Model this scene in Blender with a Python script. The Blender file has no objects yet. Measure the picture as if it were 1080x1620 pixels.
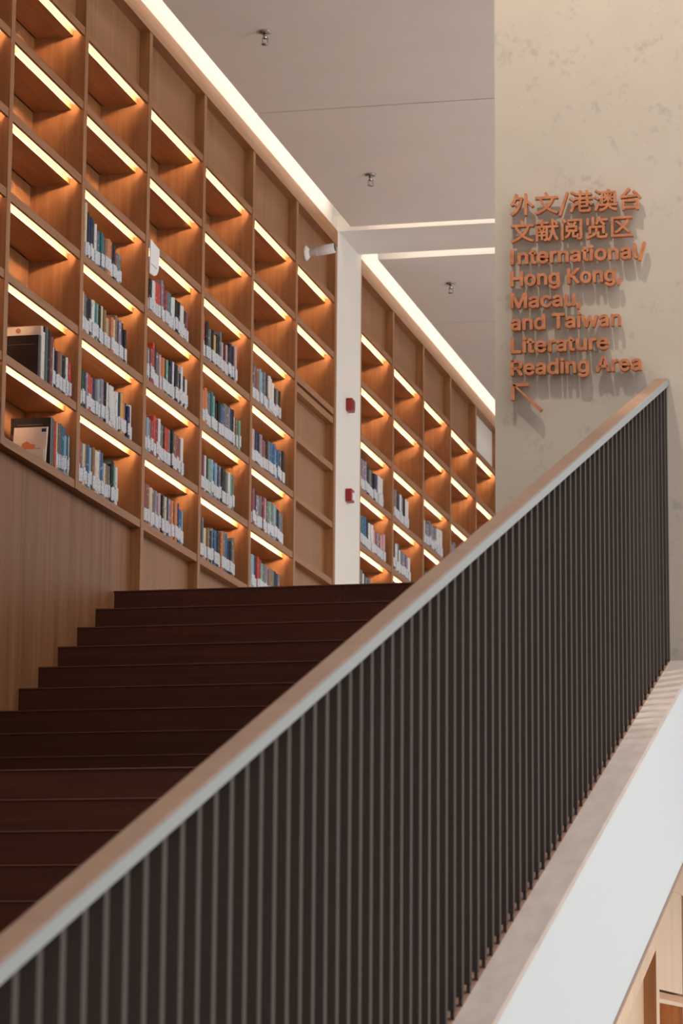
import bpy, math, random
from mathutils import Vector, Matrix

# ------------------------------------------------------------------ camera, world, lights, exposure
C = bpy.context.scene.collection
sc = bpy.context.scene
EYE = 1.6                      # eye height above the lower floor; z values below are relative to the eye
cam_d = bpy.data.cameras.new('camera'); cam = bpy.data.objects.new('camera', cam_d); C.objects.link(cam)
cam_d.sensor_fit = 'VERTICAL'; cam_d.sensor_height = 36.0; cam_d.lens = 4888.93 / 1620 * 36
cam_d.clip_end = 200; cam_d.clip_start = 0.05
YAW, PITCH, ROLL = 0.22739621691821105, 0.18156814779455588, 0.007210820173820114
fw = Vector((-math.sin(YAW)*math.cos(PITCH), math.cos(YAW)*math.cos(PITCH), math.sin(PITCH)))
r0 = Vector((math.cos(YAW), math.sin(YAW), 0)); u0 = r0.cross(fw)
rr = r0*math.cos(ROLL) + u0*math.sin(ROLL); uu = -r0*math.sin(ROLL) + u0*math.cos(ROLL)
m = Matrix((rr, uu, -fw)).transposed().to_4x4(); m.translation = (0, 0, EYE)
cam.matrix_world = m
cam_d.dof.use_dof = True; cam_d.dof.focus_distance = 14.5; cam_d.dof.aperture_fstop = 9.0
sc.camera = cam

world = bpy.data.worlds.new('daylight'); sc.world = world; world.use_nodes = True
bg = world.node_tree.nodes['Background']; bg.inputs['Color'].default_value = (1.0, 0.95, 0.90, 1); bg.inputs['Strength'].default_value = 0.80

def area(name, loc, target, sx, sy, power, col):
    l = bpy.data.lights.new(name, 'AREA'); l.shape = 'RECTANGLE'; l.size = sx; l.size_y = sy; l.energy = power; l.color = col
    o = bpy.data.objects.new(name, l); C.objects.link(o); o.location = (loc[0], loc[1], loc[2]+EYE)
    o.rotation_euler = (Vector(target)-Vector(loc)).to_track_quat('-Z', 'Y').to_euler(); return o
def spot(name, loc, target, power, col, size=70, blend=.5, rad=.03):
    l = bpy.data.lights.new(name, 'SPOT'); l.energy = power; l.color = col; l.spot_size = math.radians(size); l.spot_blend = blend; l.shadow_soft_size = rad
    o = bpy.data.objects.new(name, l); C.objects.link(o); o.location = (loc[0], loc[1], loc[2]+EYE)
    o.rotation_euler = (Vector(target)-Vector(loc)).to_track_quat('-Z', 'Y').to_euler(); return o
# unseen area lamp added at the right, standing in for daylight
area('daylight_side_fill', (11.5, 12.0, 1.6), (-3.0, 12.0, 2.4), 5, 18, 1400, (1.0, 0.96, 0.92))
area('overhead_bounce_fill', (5.0, 9.0, 13.0), (4.0, 9.0, 0), 8, 16, 2500, (1.0, 0.96, 0.92))  # added overhead lamp, lights the floor so it bounces onto the ceiling
# spotlight in the ceiling washing the sign wall
spot('sign_spotlight', (-2.05, 10.1, 6.05), (-1.75, 11.6, 2.9), 260, (1.0, 0.86, 0.70), 60, .6, .06)
spot('landing_spotlight', (-3.0, 10.2, 6.05), (-1.35, 10.95, 1.4), 480, (1.0, 0.84, 0.64), 13, .5, .02)
sc.view_settings.view_transform = 'Standard'; sc.view_settings.look = 'None'
sc.view_settings.exposure = 0.22; sc.view_settings.gamma = 1.0; sc.view_settings.use_curve_mapping = False

random.seed(7)
# ------------------------------------------------------------------ materials
def mat(name, col, rough=.6, metal=0.0, emit=None, es=0.0, spec=None):
    mt = bpy.data.materials.new(name); mt.use_nodes = True
    b = mt.node_tree.nodes['Principled BSDF']
    b.inputs['Base Color'].default_value = (*col, 1); b.inputs['Roughness'].default_value = rough; b.inputs['Metallic'].default_value = metal
    if spec is not None: b.inputs['Specular IOR Level'].default_value = spec
    if emit: b.inputs['Emission Color'].default_value = (*emit, 1); b.inputs['Emission Strength'].default_value = es
    return mt
def noisy(mt, c1, c2, scale=(1, 1, 1), nscale=4.0, lo=.35, hi=.65, detail=6, c3=None, bump=0.0):
    nt = mt.node_tree; b = nt.nodes['Principled BSDF']
    g = nt.nodes.new('ShaderNodeNewGeometry'); mp = nt.nodes.new('ShaderNodeMapping'); mp.inputs['Scale'].default_value = scale
    n = nt.nodes.new('ShaderNodeTexNoise'); n.inputs['Scale'].default_value = nscale; n.inputs['Detail'].default_value = detail; n.inputs['Roughness'].default_value = .6
    cr = nt.nodes.new('ShaderNodeValToRGB'); cr.color_ramp.elements[0].position = lo; cr.color_ramp.elements[1].position = hi
    cr.color_ramp.elements[0].color = (*c1, 1); cr.color_ramp.elements[1].color = (*c2, 1)
    if c3:
        e = cr.color_ramp.elements.new((lo+hi)/2); e.color = (*c3, 1)
    nt.links.new(g.outputs['Position'], mp.inputs['Vector']); nt.links.new(mp.outputs['Vector'], n.inputs['Vector'])
    nt.links.new(n.outputs['Fac'], cr.inputs['Fac']); nt.links.new(cr.outputs['Color'], b.inputs['Base Color'])
    if bump:
        bp = nt.nodes.new('ShaderNodeBump'); bp.inputs['Strength'].default_value = bump; bp.inputs['Distance'].default_value = .01
        nt.links.new(n.outputs['Fac'], bp.inputs['Height']); nt.links.new(bp.outputs['Normal'], b.inputs['Normal'])
    return mt
OAK1, OAK2, OAK3 = (0.245, 0.099, 0.036), (0.350, 0.162, 0.066), (0.298, 0.129, 0.050)
M = {}
M['oak_v'] = noisy(mat('oak_upright_grain', OAK1, .45, spec=.35), OAK1, OAK2, (14, 14, .7), 2.6, .3, .7, 6, OAK3)
M['oak_h'] = noisy(mat('oak_level_grain', OAK1, .45, spec=.35), OAK1, OAK2, (14, .7, 14), 2.6, .3, .7, 6, OAK3)
M['oak_panel'] = noisy(mat('oak_veneer_panel', OAK1, .5, spec=.4), (0.23, 0.098, 0.040), (0.33, 0.155, 0.070), (7, 7, .28), 3.0, .25, .75, 12)
M['oak_dark_panel'] = noisy(mat('reddish_oak_veneer_panel', OAK1, .5, spec=.3), (0.17, 0.064, 0.024), (0.31, 0.140, 0.062), (4.5, 4.5, .22), 3.0, .28, .72, 12)
M['led_low'] = mat('dim_warm_led', (1, .8, .6), .5, 0, (1.0, 0.66, 0.39), 26.0)
M['white_oak'] = noisy(mat('pale_oak_veneer', OAK1, .5), (0.42, 0.29, 0.19), (0.50, 0.36, 0.245), (9, 9, .35), 2.4, .3, .7, 6)
M['cream'] = mat('pale_reflection_panel', (0.75, 0.72, 0.68), .6)  # pale colour stands in for light reflected on the last top panel
M['tread'] = noisy(mat('dark_merbau_wood', (.05, .02, .01), .6, spec=.25), (0.050, 0.0125, 0.0052), (0.074, 0.019, 0.0078), (.5, 12, 12), 2.5, .35, .65, 5)
M['nosing'] = mat('lighter_step_edge', (0.11, 0.036, 0.018), .45)  # step edge in a lighter red-brown than the treads
M['plaster'] = noisy(mat('white_plaster_ceiling', (.6, .6, .6), .8), (0.76, 0.725, 0.71), (0.79, 0.755, 0.74), (1, 1, 1), 1.5, .35, .65, 3)
M['white'] = noisy(mat('white_painted_plaster', (.8, .8, .8), .6), (0.62, 0.645, 0.655), (0.65, 0.675, 0.685), (1, 1, 1), 2.0, .35, .65, 3)
M['string'] = mat('light_grey_string_paint', (0.345, 0.375, 0.40), .6)
M['column'] = mat('pale_grey_column_paint', (0.74, 0.71, 0.68), .7)
M['alu'] = mat('brushed_aluminium_channel', (0.42, 0.42, 0.42), .6)
M['fin'] = mat('dark_bronze_metal', (0.042, 0.032, 0.029), .7, 0, spec=.15)
M['handle'] = noisy(mat('bronze_brown_handrail', (.3, .2, .15), .45), (0.155, 0.086, 0.054), (0.185, 0.105, 0.067), (4, 4, 4), 3, .35, .65, 3)
M['steel'] = mat('satin_steel', (0.175, 0.19, 0.195), .5, .2)
M['cap'] = noisy(mat('beige_stone_coping', (.5, .42, .38), .6), (0.275, 0.228, 0.200), (0.325, 0.270, 0.242), (6, 2, 2), 3, .35, .65, 4)
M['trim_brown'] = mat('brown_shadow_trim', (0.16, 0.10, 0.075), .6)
M['letter'] = noisy(mat('orange_cedar_letters', (.4, .15, .06), .5), (0.34, 0.112, 0.045), (0.46, 0.168, 0.070), (20, 20, 20), 2, .35, .65, 3)
M['chrome'] = mat('chrome', (0.5, 0.5, 0.5), .25, 1.0)
M['plastic'] = mat('white_plastic', (0.78, 0.77, 0.80), .35)
M['lens'] = mat('dark_glass', (0.02, 0.02, 0.02), .1)
M['red_box'] = mat('fire_alarm_red', (0.27, 0.012, 0.010), .4)
M['dark'] = mat('dark_joint', (0.10, 0.085, 0.08), .8)
M['floor'] = noisy(mat('grey_stone_floor', (.4, .38, .36), .4), (0.62, 0.57, 0.53), (0.70, 0.65, 0.60), (1, 1, 1), 2.0, .35, .65, 4)
M['led'] = mat('warm_led', (1, .8, .6), .5, 0, (1.0, 0.66, 0.39), 140.0)
M['led_soft'] = mat('frosted_led_diffuser', (.06, .065, .07), .5, 0, (1.0, 0.74, 0.47), .62)
M['led_cove'] = mat('cove_led', (1, .9, .8), .5, 0, (1.0, 0.80, 0.62), 11.0)
M['pages'] = mat('book_pages', (0.62, 0.58, 0.50), .8)
# concrete with faint clouding and small grey stains
M['concrete'] = noisy(mat('fair_faced_concrete', (.4, .35, .3), .8), (0.375, 0.325, 0.275), (0.43, 0.38, 0.325), (1, 1, 1), 1.3, .3, .7, 8, None, .15)
nt = M['concrete'].node_tree; b = nt.nodes['Principled BSDF']
g = nt.nodes.new('ShaderNodeNewGeometry'); n2 = nt.nodes.new('ShaderNodeTexNoise'); n2.inputs['Scale'].default_value = 34; n2.inputs['Detail'].default_value = 3
nt.links.new(g.outputs['Position'], n2.inputs['Vector'])
n3 = nt.nodes.new('ShaderNodeTexNoise'); n3.inputs['Scale'].default_value = 9.0; nt.links.new(g.outputs['Position'], n3.inputs['Vector'])
mu = nt.nodes.new('ShaderNodeMath'); mu.operation = 'MULTIPLY'; nt.links.new(n2.outputs['Fac'], mu.inputs[0]); nt.links.new(n3.outputs['Fac'], mu.inputs[1])
cr2 = nt.nodes.new('ShaderNodeValToRGB'); cr2.color_ramp.elements[0].position = .33; cr2.color_ramp.elements[1].position = .47
cr2.color_ramp.elements[0].color = (0, 0, 0, 1); cr2.color_ramp.elements[1].color = (.30, .30, .30, 1)
nt.links.new(mu.outputs[0], cr2.inputs['Fac'])
mx = nt.nodes.new('ShaderNodeMix'); mx.data_type = 'RGBA'
src = b.inputs['Base Color'].links[0].from_socket
nt.links.new(src, mx.inputs[6]); mx.inputs[7].default_value = (0.16, 0.15, 0.14, 1); nt.links.new(cr2.outputs['Color'], mx.inputs[0]); nt.links.new(mx.outputs[2], b.inputs['Base Color'])
# spine label: white paper with faint grey print
M['label'] = mat('white_spine_label', (0.70, 0.71, 0.74), .6)
nt = M['label'].node_tree; b = nt.nodes['Principled BSDF']; g = nt.nodes.new('ShaderNodeNewGeometry')
mp = nt.nodes.new('ShaderNodeMapping'); mp.inputs['Scale'].default_value = (1, 60, 160); wn = nt.nodes.new('ShaderNodeTexNoise'); wn.inputs['Scale'].default_value = 1.0; wn.inputs['Detail'].default_value = 1
cr = nt.nodes.new('ShaderNodeValToRGB'); cr.color_ramp.elements[0].position = .38; cr.color_ramp.elements[1].position = .46
cr.color_ramp.elements[0].color = (0.33, 0.34, 0.39, 1); cr.color_ramp.elements[1].color = (0.60, 0.62, 0.68, 1)
nt.links.new(g.outputs['Position'], mp.inputs['Vector']); nt.links.new(mp.outputs['Vector'], wn.inputs['Vector']); nt.links.new(wn.outputs['Fac'], cr.inputs['Fac']); nt.links.new(cr.outputs['Color'], b.inputs['Base Color'])
BOOK = {  # code: (plain word, colour)
 'k': ('black', (0.013, 0.013, 0.016)), 'n': ('navy', (0.018, 0.028, 0.085)), 'w': ('white', (0.62, 0.61, 0.62)), 'c': ('cream', (0.60, 0.50, 0.36)),
 'g': ('grey', (0.15, 0.155, 0.16)), 'r': ('red', (0.46, 0.055, 0.040)), 'm': ('maroon', (0.23, 0.065, 0.075)), 'p': ('pink', (0.52, 0.32, 0.33)),
 'o': ('orange', (0.55, 0.18, 0.075)), 'y': ('ochre', (0.55, 0.36, 0.12)), 't': ('teal', (0.035, 0.14, 0.18)), 'b': ('blue', (0.05, 0.12, 0.26)),
 'l': ('pale blue', (0.25, 0.36, 0.44)), 'e': ('green', (0.17, 0.34, 0.24)), 'd': ('dark green', (0.022, 0.075, 0.045)), 's': ('brown', (0.22, 0.13, 0.08)),
 'u': ('mauve', (0.25, 0.20, 0.27))}
BM = {}
for k_, (w_, c_) in BOOK.items():
    mt = mat('book_cover_' + w_.replace(' ', '_'), c_, .55, spec=.2)
    # a thin printed title in a lighter or darker tone up the spine
    tone = tuple(min(.8, x*2.6+.10) for x in c_) if sum(c_) < .9 else tuple(x*.45 for x in c_)
    noisy(mt, c_, tone, (1, 40, 22), 1.6, .60, .70, 2)
    BM[k_] = mt

# ------------------------------------------------------------------ helpers
ORG = {}
def mesh_obj(name, verts, faces, material, parent=None, smooth=False):
    """verts are in eye-relative coordinates; the mesh is stored relative to its parent's (or its own) base"""
    me = bpy.data.meshes.new(name)
    if parent is not None: off = ORG[parent.name]; loc = None
    else:
        xs = [v[0] for v in verts]; ys = [v[1] for v in verts]; zs = [v[2] for v in verts]
        off = ((min(xs)+max(xs))/2, (min(ys)+max(ys))/2, min(zs)); loc = off
    me.from_pydata([(v[0]-off[0], v[1]-off[1], v[2]-off[2]) for v in verts], [], faces)
    o = bpy.data.objects.new(name, me); C.objects.link(o)
    if material: me.materials.append(material)
    if parent is not None: o.parent = parent
    else: o.location = (loc[0], loc[1], loc[2]+EYE)
    ORG[o.name] = off
    if smooth:
        for p in me.polygons: p.use_smooth = True
    return o
BF = [(0, 3, 2, 1), (4, 5, 6, 7), (0, 1, 5, 4), (1, 2, 6, 5), (2, 3, 7, 6), (3, 0, 4, 7)]
class MB:
    def __init__(s): s.v = []; s.f = []
    def box(s, x0, x1, y0, y1, z0, z1):
        return s.hexa([(x0, y0, z0), (x1, y0, z0), (x1, y1, z0), (x0, y1, z0), (x0, y0, z1), (x1, y0, z1), (x1, y1, z1), (x0, y1, z1)])
    def hexa(s, p):
        n = len(s.v); s.v += p; s.f += [tuple(i+n for i in f) for f in BF]; return s
    def slope(s, x0, x1, y0, y1, zb, zt):
        """bar running along y with sloping underside zb(y) and top zt(y)"""
        return s.hexa([(x0, y0, zb(y0)), (x1, y0, zb(y0)), (x1, y1, zb(y1)), (x0, y1, zb(y1)), (x0, y0, zt(y0)), (x1, y0, zt(y0)), (x1, y1, zt(y1)), (x0, y1, zt(y1))])
    def prism(s, prof, axis, a, b):
        """extrude a 2-D outline along axis x, y or z"""
        n = len(s.v); k = len(prof)
        def P(p, t): return {'x': (t, p[0], p[1]), 'y': (p[0], t, p[1]), 'z': (p[0], p[1], t)}[axis]
        s.v += [P(p, a) for p in prof] + [P(p, b) for p in prof]
        s.f += [tuple(n+i for i in range(k))[::-1], tuple(n+k+i for i in range(k))] + [(n+i, n+(i+1) % k, n+k+(i+1) % k, n+k+i) for i in range(k)]
        return s
    def lathe(s, cx, cy, cz, prof, seg=20, axis=(0, 0, 1)):
        """rings of (distance along axis, radius)"""
        a = Vector(axis).normalized(); q = a.to_track_quat('Z', 'Y'); n = len(s.v); k = len(prof)
        for t, r in prof:
            for j in range(seg):
                w = q @ Vector((r*math.cos(2*math.pi*j/seg), r*math.sin(2*math.pi*j/seg), t)); s.v.append((cx+w.x, cy+w.y, cz+w.z))
        for i in range(k-1):
            for j in range(seg): s.f.append((n+i*seg+j, n+i*seg+(j+1) % seg, n+(i+1)*seg+(j+1) % seg, n+(i+1)*seg+j))
        s.f.append(tuple(n+j for j in range(seg))[::-1]); s.f.append(tuple(n+(k-1)*seg+j for j in range(seg)))
        return s
    def build(s, name, material, parent=None, smooth=False, bevel=0):
        o = mesh_obj(name, s.v, s.f, material, parent, smooth)
        if bevel:
            md = o.modifiers.new('edge', 'BEVEL'); md.width = bevel; md.segments = 2; md.limit_method = 'ANGLE'
        return o
def thing(name, loc, label, cat, group=None):
    o = bpy.data.objects.new(name, None); C.objects.link(o); o.empty_display_size = .1
    o.location = (loc[0], loc[1], loc[2]+EYE); ORG[o.name] = loc
    return tag(o, label, cat, group)
def tag(o, label, cat, group=None):
    o['label'] = label; o['category'] = cat
    if group: o['group'] = group
    return o
def struct(o): o['kind'] = 'structure'; return o

# ------------------------------------------------------------------ setting
XW = -5.027           # front plane of the bookcases
GF = -EYE             # lower floor
LAND = 1.191          # stair landing
TOPF = 2.673          # upper floor
ZC = 6.17             # ceiling
YWALL = 11.6          # face of the sign wall
struct(MB().box(-5.6, 12, -8, 32, GF-.3, GF).build('floor', M['floor']))
struct(MB().box(-5.45, -5.38, -8, 31.0, GF, ZC+.5).build('wall_left', M['white']))
struct(MB().box(-5.38, -2.073, 16.338, 30.5, TOPF-.35, TOPF).build('floor', M['floor']))
struct(MB().box(-5.45, 12, -8.2, -8, GF, 9.0).build('wall_front', M['white']))
struct(MB().box(12, 12.2, -8.2, 32, GF, 4.5).build('wall_right', M['white']))
struct(MB().box(-5.45, -0.9, -8, 6.0, ZC, ZC+.12).build('ceiling', M['plaster']))
# sign wall: a thick concrete pier standing on the stair slab
struct(MB().box(-2.073, -0.9, YWALL, 12.7, LAND, ZC+.4).build('wall_concrete', M['concrete']))
struct(MB().box(-5.38, -0.9, 30.5, 30.7, TOPF-.35, ZC+.5).build('wall_back', M['white']))
# unseen wall behind the pier, added to shade the lower oak panel
struct(MB().hexa([(-2.072, 12.702, 1.0), (-1.93, 12.702, 1.0), (-1.93, 18.0, TOPF-.35), (-2.072, 18.0, TOPF-.35), (-2.072, 12.702, 3.0), (-1.93, 12.702, 3.0), (-1.93, 18.0, 3.7), (-2.072, 18.0, 3.7)]).build('wall_shade_blocker', M['concrete']))
# ceiling in panels: between them the joints, next to the shelves and at the beam the cove slots
XC = -4.905
ceil = MB()
for y0, y1 in ((6.0, 18.652), (18.672, 21.425), (22.375, 24.452), (24.472, 30.5)): ceil.box(XC, -0.9, y0, y1, ZC, ZC+.12)
struct(ceil.build('ceiling', M['plaster']))
struct(MB().box(-5.38, -0.9, 21.535, 22.205, ZC, ZC+.12).build('ceiling', M['plaster']))
struct(MB().box(-5.40, -0.9, 6.0, 30.5, ZC+.34, ZC+.42).build('ceiling', M['white']))
struct(MB().box(XC, -0.9, 18.640, 18.684, ZC+.02, ZC+.03).box(XC, -.9, 24.440, 24.484, ZC+.02, ZC+.03).build('trim_1', M['dark']))
# column between the two bookcases
struct(MB().box(-5.38, -5.020, 21.503, 22.300, TOPF, ZC+.1).build('wall_column', M['column']))
# white upstands above the slots, lit by strips that stand on the ceiling edge opposite
up = MB()
up.box(-5.075, -5.060, 6.0, 21.535, ZC-.005, ZC+.34); up.box(-5.075, -5.060, 22.30, 30.5, ZC-.005, ZC+.34)
up.box(-5.06, -0.9, 21.536, 21.550, ZC+.12, ZC+.34); up.box(XC-.0, -0.9, 22.380, 22.394, ZC+.12, ZC+.34)
struct(up.build('trim_2', M['white']))
def cove(label, x0, x1, y0, y1, side):
    t = thing('cove_light', ((x0+x1)/2, (y0+y1)/2, ZC+.121), label, 'light', 'hidden cove lights of the ceiling')
    MB().box(x0, x1, y0, y1, ZC+.121, ZC+.19).build('housing', M['alu'], t)
    if side == 'x': MB().box(x0-.003, x0-.0005, y0+.005, y1-.005, ZC+.135, ZC+.175).build('light_strip', M['led_cove'], t)
    else: MB().box(x0+.005, x1-.005, y1+.0005, y1+.003, ZC+.135, ZC+.175).build('light_strip', M['led_cove'], t)
cove('long warm ceiling cove light over the nearer bookcases', XC+.01, XC+.03, 8, 21.40, 'x')
cove('long warm ceiling cove light over the farther bookcases beyond the column', XC+.01, XC+.03, 22.42, 30.0, 'x')
cove('warm cove light in the ceiling slot just in front of the beam', -4.80, -0.95, 21.39, 21.41, 'y')
cove('warm cove light in the ceiling slot just behind the beam', -4.80, -0.95, 22.17, 22.19, 'y')

# ------------------------------------------------------------------ bookcases
P = .42; Z00 = 5.597          # lower edge of the uppermost shelf, rows go down by P
BT, GAP = .046, .008          # board face and the dark gap under it
DEP = .29; XB = XW-DEP        # depth of a cell
UW = .058
def zrow(j): return Z00-P*j
ORD = ['first', 'second', 'third', 'fourth', 'fifth', 'sixth', 'seventh', 'eighth', 'ninth', 'tenth', 'eleventh', 'twelfth', 'thirteenth', 'fourteenth', 'fifteenth', 'sixteenth', 'seventeenth', 'eighteenth', 'nineteenth', 'twentieth', 'twenty-first', 'twenty-second', 'twenty-third', 'twenty-fourth', 'twenty-fifth', 'twenty-sixth']

def shelf_board(t, ya, yb, zl, light=True, name='shelf'):
    """board with its lower edge at zl (gap included), lipped front, channel behind the lip holding the light"""
    zb = zl+GAP; zt = zl+GAP+BT
    b = MB()
    if light:
        b.box(XW-.014, XW, ya, yb, zb, zt)                       # front lip
        b.box(XW-.066, XW-.014, ya, yb, zt-.012, zt)             # web over the channel
        b.box(XB+.012, XW-.066, ya, yb, zb, zt)                  # body
    else: b.box(XB+.012, XW, ya, yb, zb, zt)
    s = b.build(name, M['oak_h'], t)
    if light:
        MB().box(XW-.066, XW-.014, ya+.002, yb-.002, zt-.0145, zt-.0125).build('light_diffuser', M['led_soft'], s)
        MB().box(XW-.020, XW-.014, ya+.001, yb-.001, zb+.0055, zb+.0095).build('light_ledge', M['oak_h'], s)
        MB().box(XW-.0175, XW-.0145, ya+.045, yb-.045, zb+.010, zb+.020).build('light_strip', M['led'], s)
    return s

def bay(y_up, y_end, label, floor_z, rows=6, first_upright=False, blank_from=None, low_panel=True, top_mat='oak_panel', low_upright=True):
    """one bookcase unit: y_up is where its clear opening starts, y_end the far edge of its right upright"""
    t = thing('bookcase', (XW, (y_up+y_end)/2, floor_z), label, 'bookcase', 'wall of tall oak bookcases')
    ya, yb = y_up, y_end-UW
    zlow = floor_z if low_upright else zrow(6)+GAP
    MB().box(XB, XW+.004, yb, y_end, zlow, 6.05).build('upright', M['oak_v'], t)
    if first_upright: MB().box(XB, XW+.004, ya-UW, ya, zlow, 6.05).build('upright', M['oak_v'], t)
    nr = rows if blank_from is None else blank_from
    MB().box(XB-.012, XB, ya+.002, y_end, zrow(nr), zrow(0)+.05).build('back_panel', M['oak_v'], t)
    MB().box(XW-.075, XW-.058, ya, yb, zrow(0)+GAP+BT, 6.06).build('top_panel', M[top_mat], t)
    for j in range(0, nr+1):
        shelf_board(t, ya, yb, zrow(j), light=(j < nr))
    if blank_from is not None:
        MB().box(XW-.012-.05, XW-.004-.05, ya, yb, zrow(nr)-.075, zrow(nr)-.02).build('front_rail', M['oak_h'], t)
        MB().box(XW-.05, XW-.002, ya, yb, zrow(nr)-.062, zrow(nr)-.014).build('front_rail', M['oak_h'], t)
        MB().box(XW-.078, XW-.062, ya, yb, floor_z, zrow(nr)).build('lower_panel', M['oak_panel'], t)
        for j in range(nr+1, 7):
            MB().box(XW-.062, XW-.002, ya, yb, zrow(j)+GAP, zrow(j)+GAP+BT).build('ledge', M['oak_h'], t)
    elif low_panel:
        MB().box(XW-.075, XW-.055, ya, yb, floor_z, zrow(6)+GAP).build('lower_panel', M['oak_panel'], t)
    return t

YU = {'Y': 11.842, 'Z': 13.056, 'A': 14.27, 'B': 15.48, 'C': 16.695, 'D': 17.898, 'E': 19.107, 'F': 20.31, 'G': 22.316+.03, 'H': 23.538, 'I': 24.75, 'J': 25.936, 'K': 27.142}
bay(YU['Y'], YU['Z'], 'empty oak bookcase unit beyond the left edge, nearest to the stair foot', zrow(6)-.0, low_panel=False, first_upright=True, low_upright=False)
bay(YU['Z'], YU['A'], 'oak bookcase unit cut off by the left edge of the photo', zrow(6), low_panel=False, low_upright=False)
bay(YU['A'], YU['B'], 'oak bookcase unit holding the large face-out magazines, leftmost full unit', zrow(6), low_panel=False, low_upright=False)
bay(YU['B'], YU['C'], 'oak bookcase unit with black books on its top filled shelf, above the stair panel', TOPF, low_panel=False)
bay(YU['C'], YU['D'], 'oak bookcase unit with the white plate hanging on its left edge', TOPF)
bay(YU['D'], YU['E'], 'oak bookcase unit just right of the one with the white plate', TOPF)
bay(YU['E'], YU['F'], 'oak bookcase unit left of the half-blank unit with the security camera', TOPF)
bay(YU['F'], 21.503, 'oak bookcase unit with two lit shelves over blank panels, beside the white column', TOPF, blank_from=2)
bay(YU['G'], YU['H'], 'oak bookcase unit directly right of the white column', TOPF, first_upright=True)
bay(YU['H'], YU['I'], 'second oak bookcase unit right of the white column', TOPF)
bay(YU['I'], YU['J'], 'third oak bookcase unit right of the white column', TOPF)
bay(YU['J'], YU['K'], 'fourth oak bookcase unit right of the column, above the handrail', TOPF)
bay(YU['K'], 28.345, 'oak bookcase unit touching the concrete wall, with a reflection painted on its top panel', TOPF, top_mat='cream')
# the long panel below the bookcases beside the stairs, and the cornices
lp = tag(MB().box(XW-.075, XW-.055, 3.0, YU['C']-UW, GF, zrow(6)+GAP).build('wall_panel', M['oak_dark_panel']), 'tall oak veneer panel between the bookcases and the dark stairs', 'wall panel')
tag(MB().box(XW-.10, XW+.008, 11.4, 21.503, 6.045, 6.163).build('cornice', M['oak_h']), 'long oak cornice along the top of the bookcases left of the column', 'cornice')
tag(MB().box(XW-.10, XW+.008, 22.300, 28.9, 6.045, 6.163).build('cornice', M['oak_h']), 'oak cornice along the top of the bookcases right of the column', 'cornice')

# ------------------------------------------------------------------ books
CELLS = [  # unit key, row, start y, end y, colour codes, heights/width hints
 ('A', 4, 15.07, 15.412, 'wkkmsgkwmr'), ('A', 5, 15.17, 15.40, 'cykggtblbltw'),
 ('B', 2, None, 16.29, 'kkcknnkwgttgsoskmgg'), ('B', 3, None, 16.42, 'nucgkkwtekcsygocsnukkg'), ('B', 4, None, 16.54, 'okdkurrnglukkwwwwwnyonnw'), ('B', 5, None, 16.30, 'kwmrgcsblscwublcsgkkew'),
 ('C', 2, None, 17.68, 'ummkwprrummgtwwkkwwkm'), ('C', 3, None, 17.69, 'mmgwmrkgpcokeknwkgkwkw'), ('C', 4, None, 17.61, 'tbblumrmwgskrrgkgsmmw'), ('C', 5, None, 17.64, 'kummspcgugpkgcnuokonbtl'),
 ('D', 2, None, 18.81, 'ksrrkggkykkgpkmpknkp'), ('D', 3, None, 18.93, 'gooosgtekkbggunkwske'), ('D', 4, None, 18.79, 'gwkmwkelblngkkgweg'), ('D', 5, None, 18.81, 'kggkgcskgbkkogbnkg'),
 ('E', 2, None, 20.00, 'dkkgmsllgkwcwkgsk'), ('E', 3, None, 20.11, 'pmcpnkumkgbblbkgk'), ('E', 4, None, 20.10, 'ummkuggmpgegltkgg'), ('E', 5, None, 20.05, 'lblnrmegusgkng'),
 ('G', 2, None, 23.32, 'nwguukgkknwww'), ('G', 3, None, 23.38, 'upgtbkwwpmumpp'), ('G', 4, None, 22.87, 'gugwkgg'),
 ('H', 2, None, 24.27, 'gwgsknwgkww'), ('H', 3, None, 24.35, 'kgkwgwgukuw'), ('I', 2, None, 25.74, 'knwguguggwww'), ('I', 3, None, 25.41, 'ukgwgk'), ('J', 2, None, 26.71, 'ugugugw')]
UNITNAME = {'A': 'unit with face-out magazines', 'B': 'unit left of white plate', 'C': 'unit with white plate', 'D': 'unit right of white-plate unit', 'E': 'unit left of half-blank unit',
            'G': 'unit right of column', 'H': 'second unit past column', 'I': 'third unit past column', 'J': 'fourth unit past column'}
def shelfname(k, r): return {4: 'upper filled shelf', 5: 'lower filled shelf'}[r] if k == 'A' else {2: 'top book shelf', 3: 'second book shelf', 4: 'third book shelf', 5: 'lowest book shelf'}[r]
HINT = {('B', 2): [1.35, 1.35, 1.33, 1.13, 1.13, 1.12, 1.12, 1.05, .93, .95, .95, .9, .9, .95, .95, .95, .8, .8, .8], ('D', 2): [1, 1, 1.12, 1.12]}
small_books = MB(); stuff_faces_mat = []
count = 0
def book_mesh(b, x1, y0, y1, z0, z1, d, lean=0):
    """spine rounded outward a little; covers overhang the pages"""
    r = min(.006, (y1-y0)*.3); x0 = x1-d; ym = (y0+y1)/2
    prof = [(x0, y0), (x1-r, y0), (x1-.2*r, y0+.25*(y1-y0)), (x1, ym), (x1-.2*r, y1-.25*(y1-y0)), (x1-r, y1), (x0, y1)]
    # shear towards +y at the top for leaning books
    n = len(b.v); k = len(prof)
    b.v += [(p[0], p[1], z0) for p in prof] + [(p[0], p[1]+lean, z1) for p in prof]
    b.f += [tuple(n+i for i in range(k))[::-1], tuple(n+k+i for i in range(k))] + [(n+i, n+(i+1) % k, n+k+(i+1) % k, n+k+i) for i in range(k)]
label_far = MB(); far_by = {}
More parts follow.
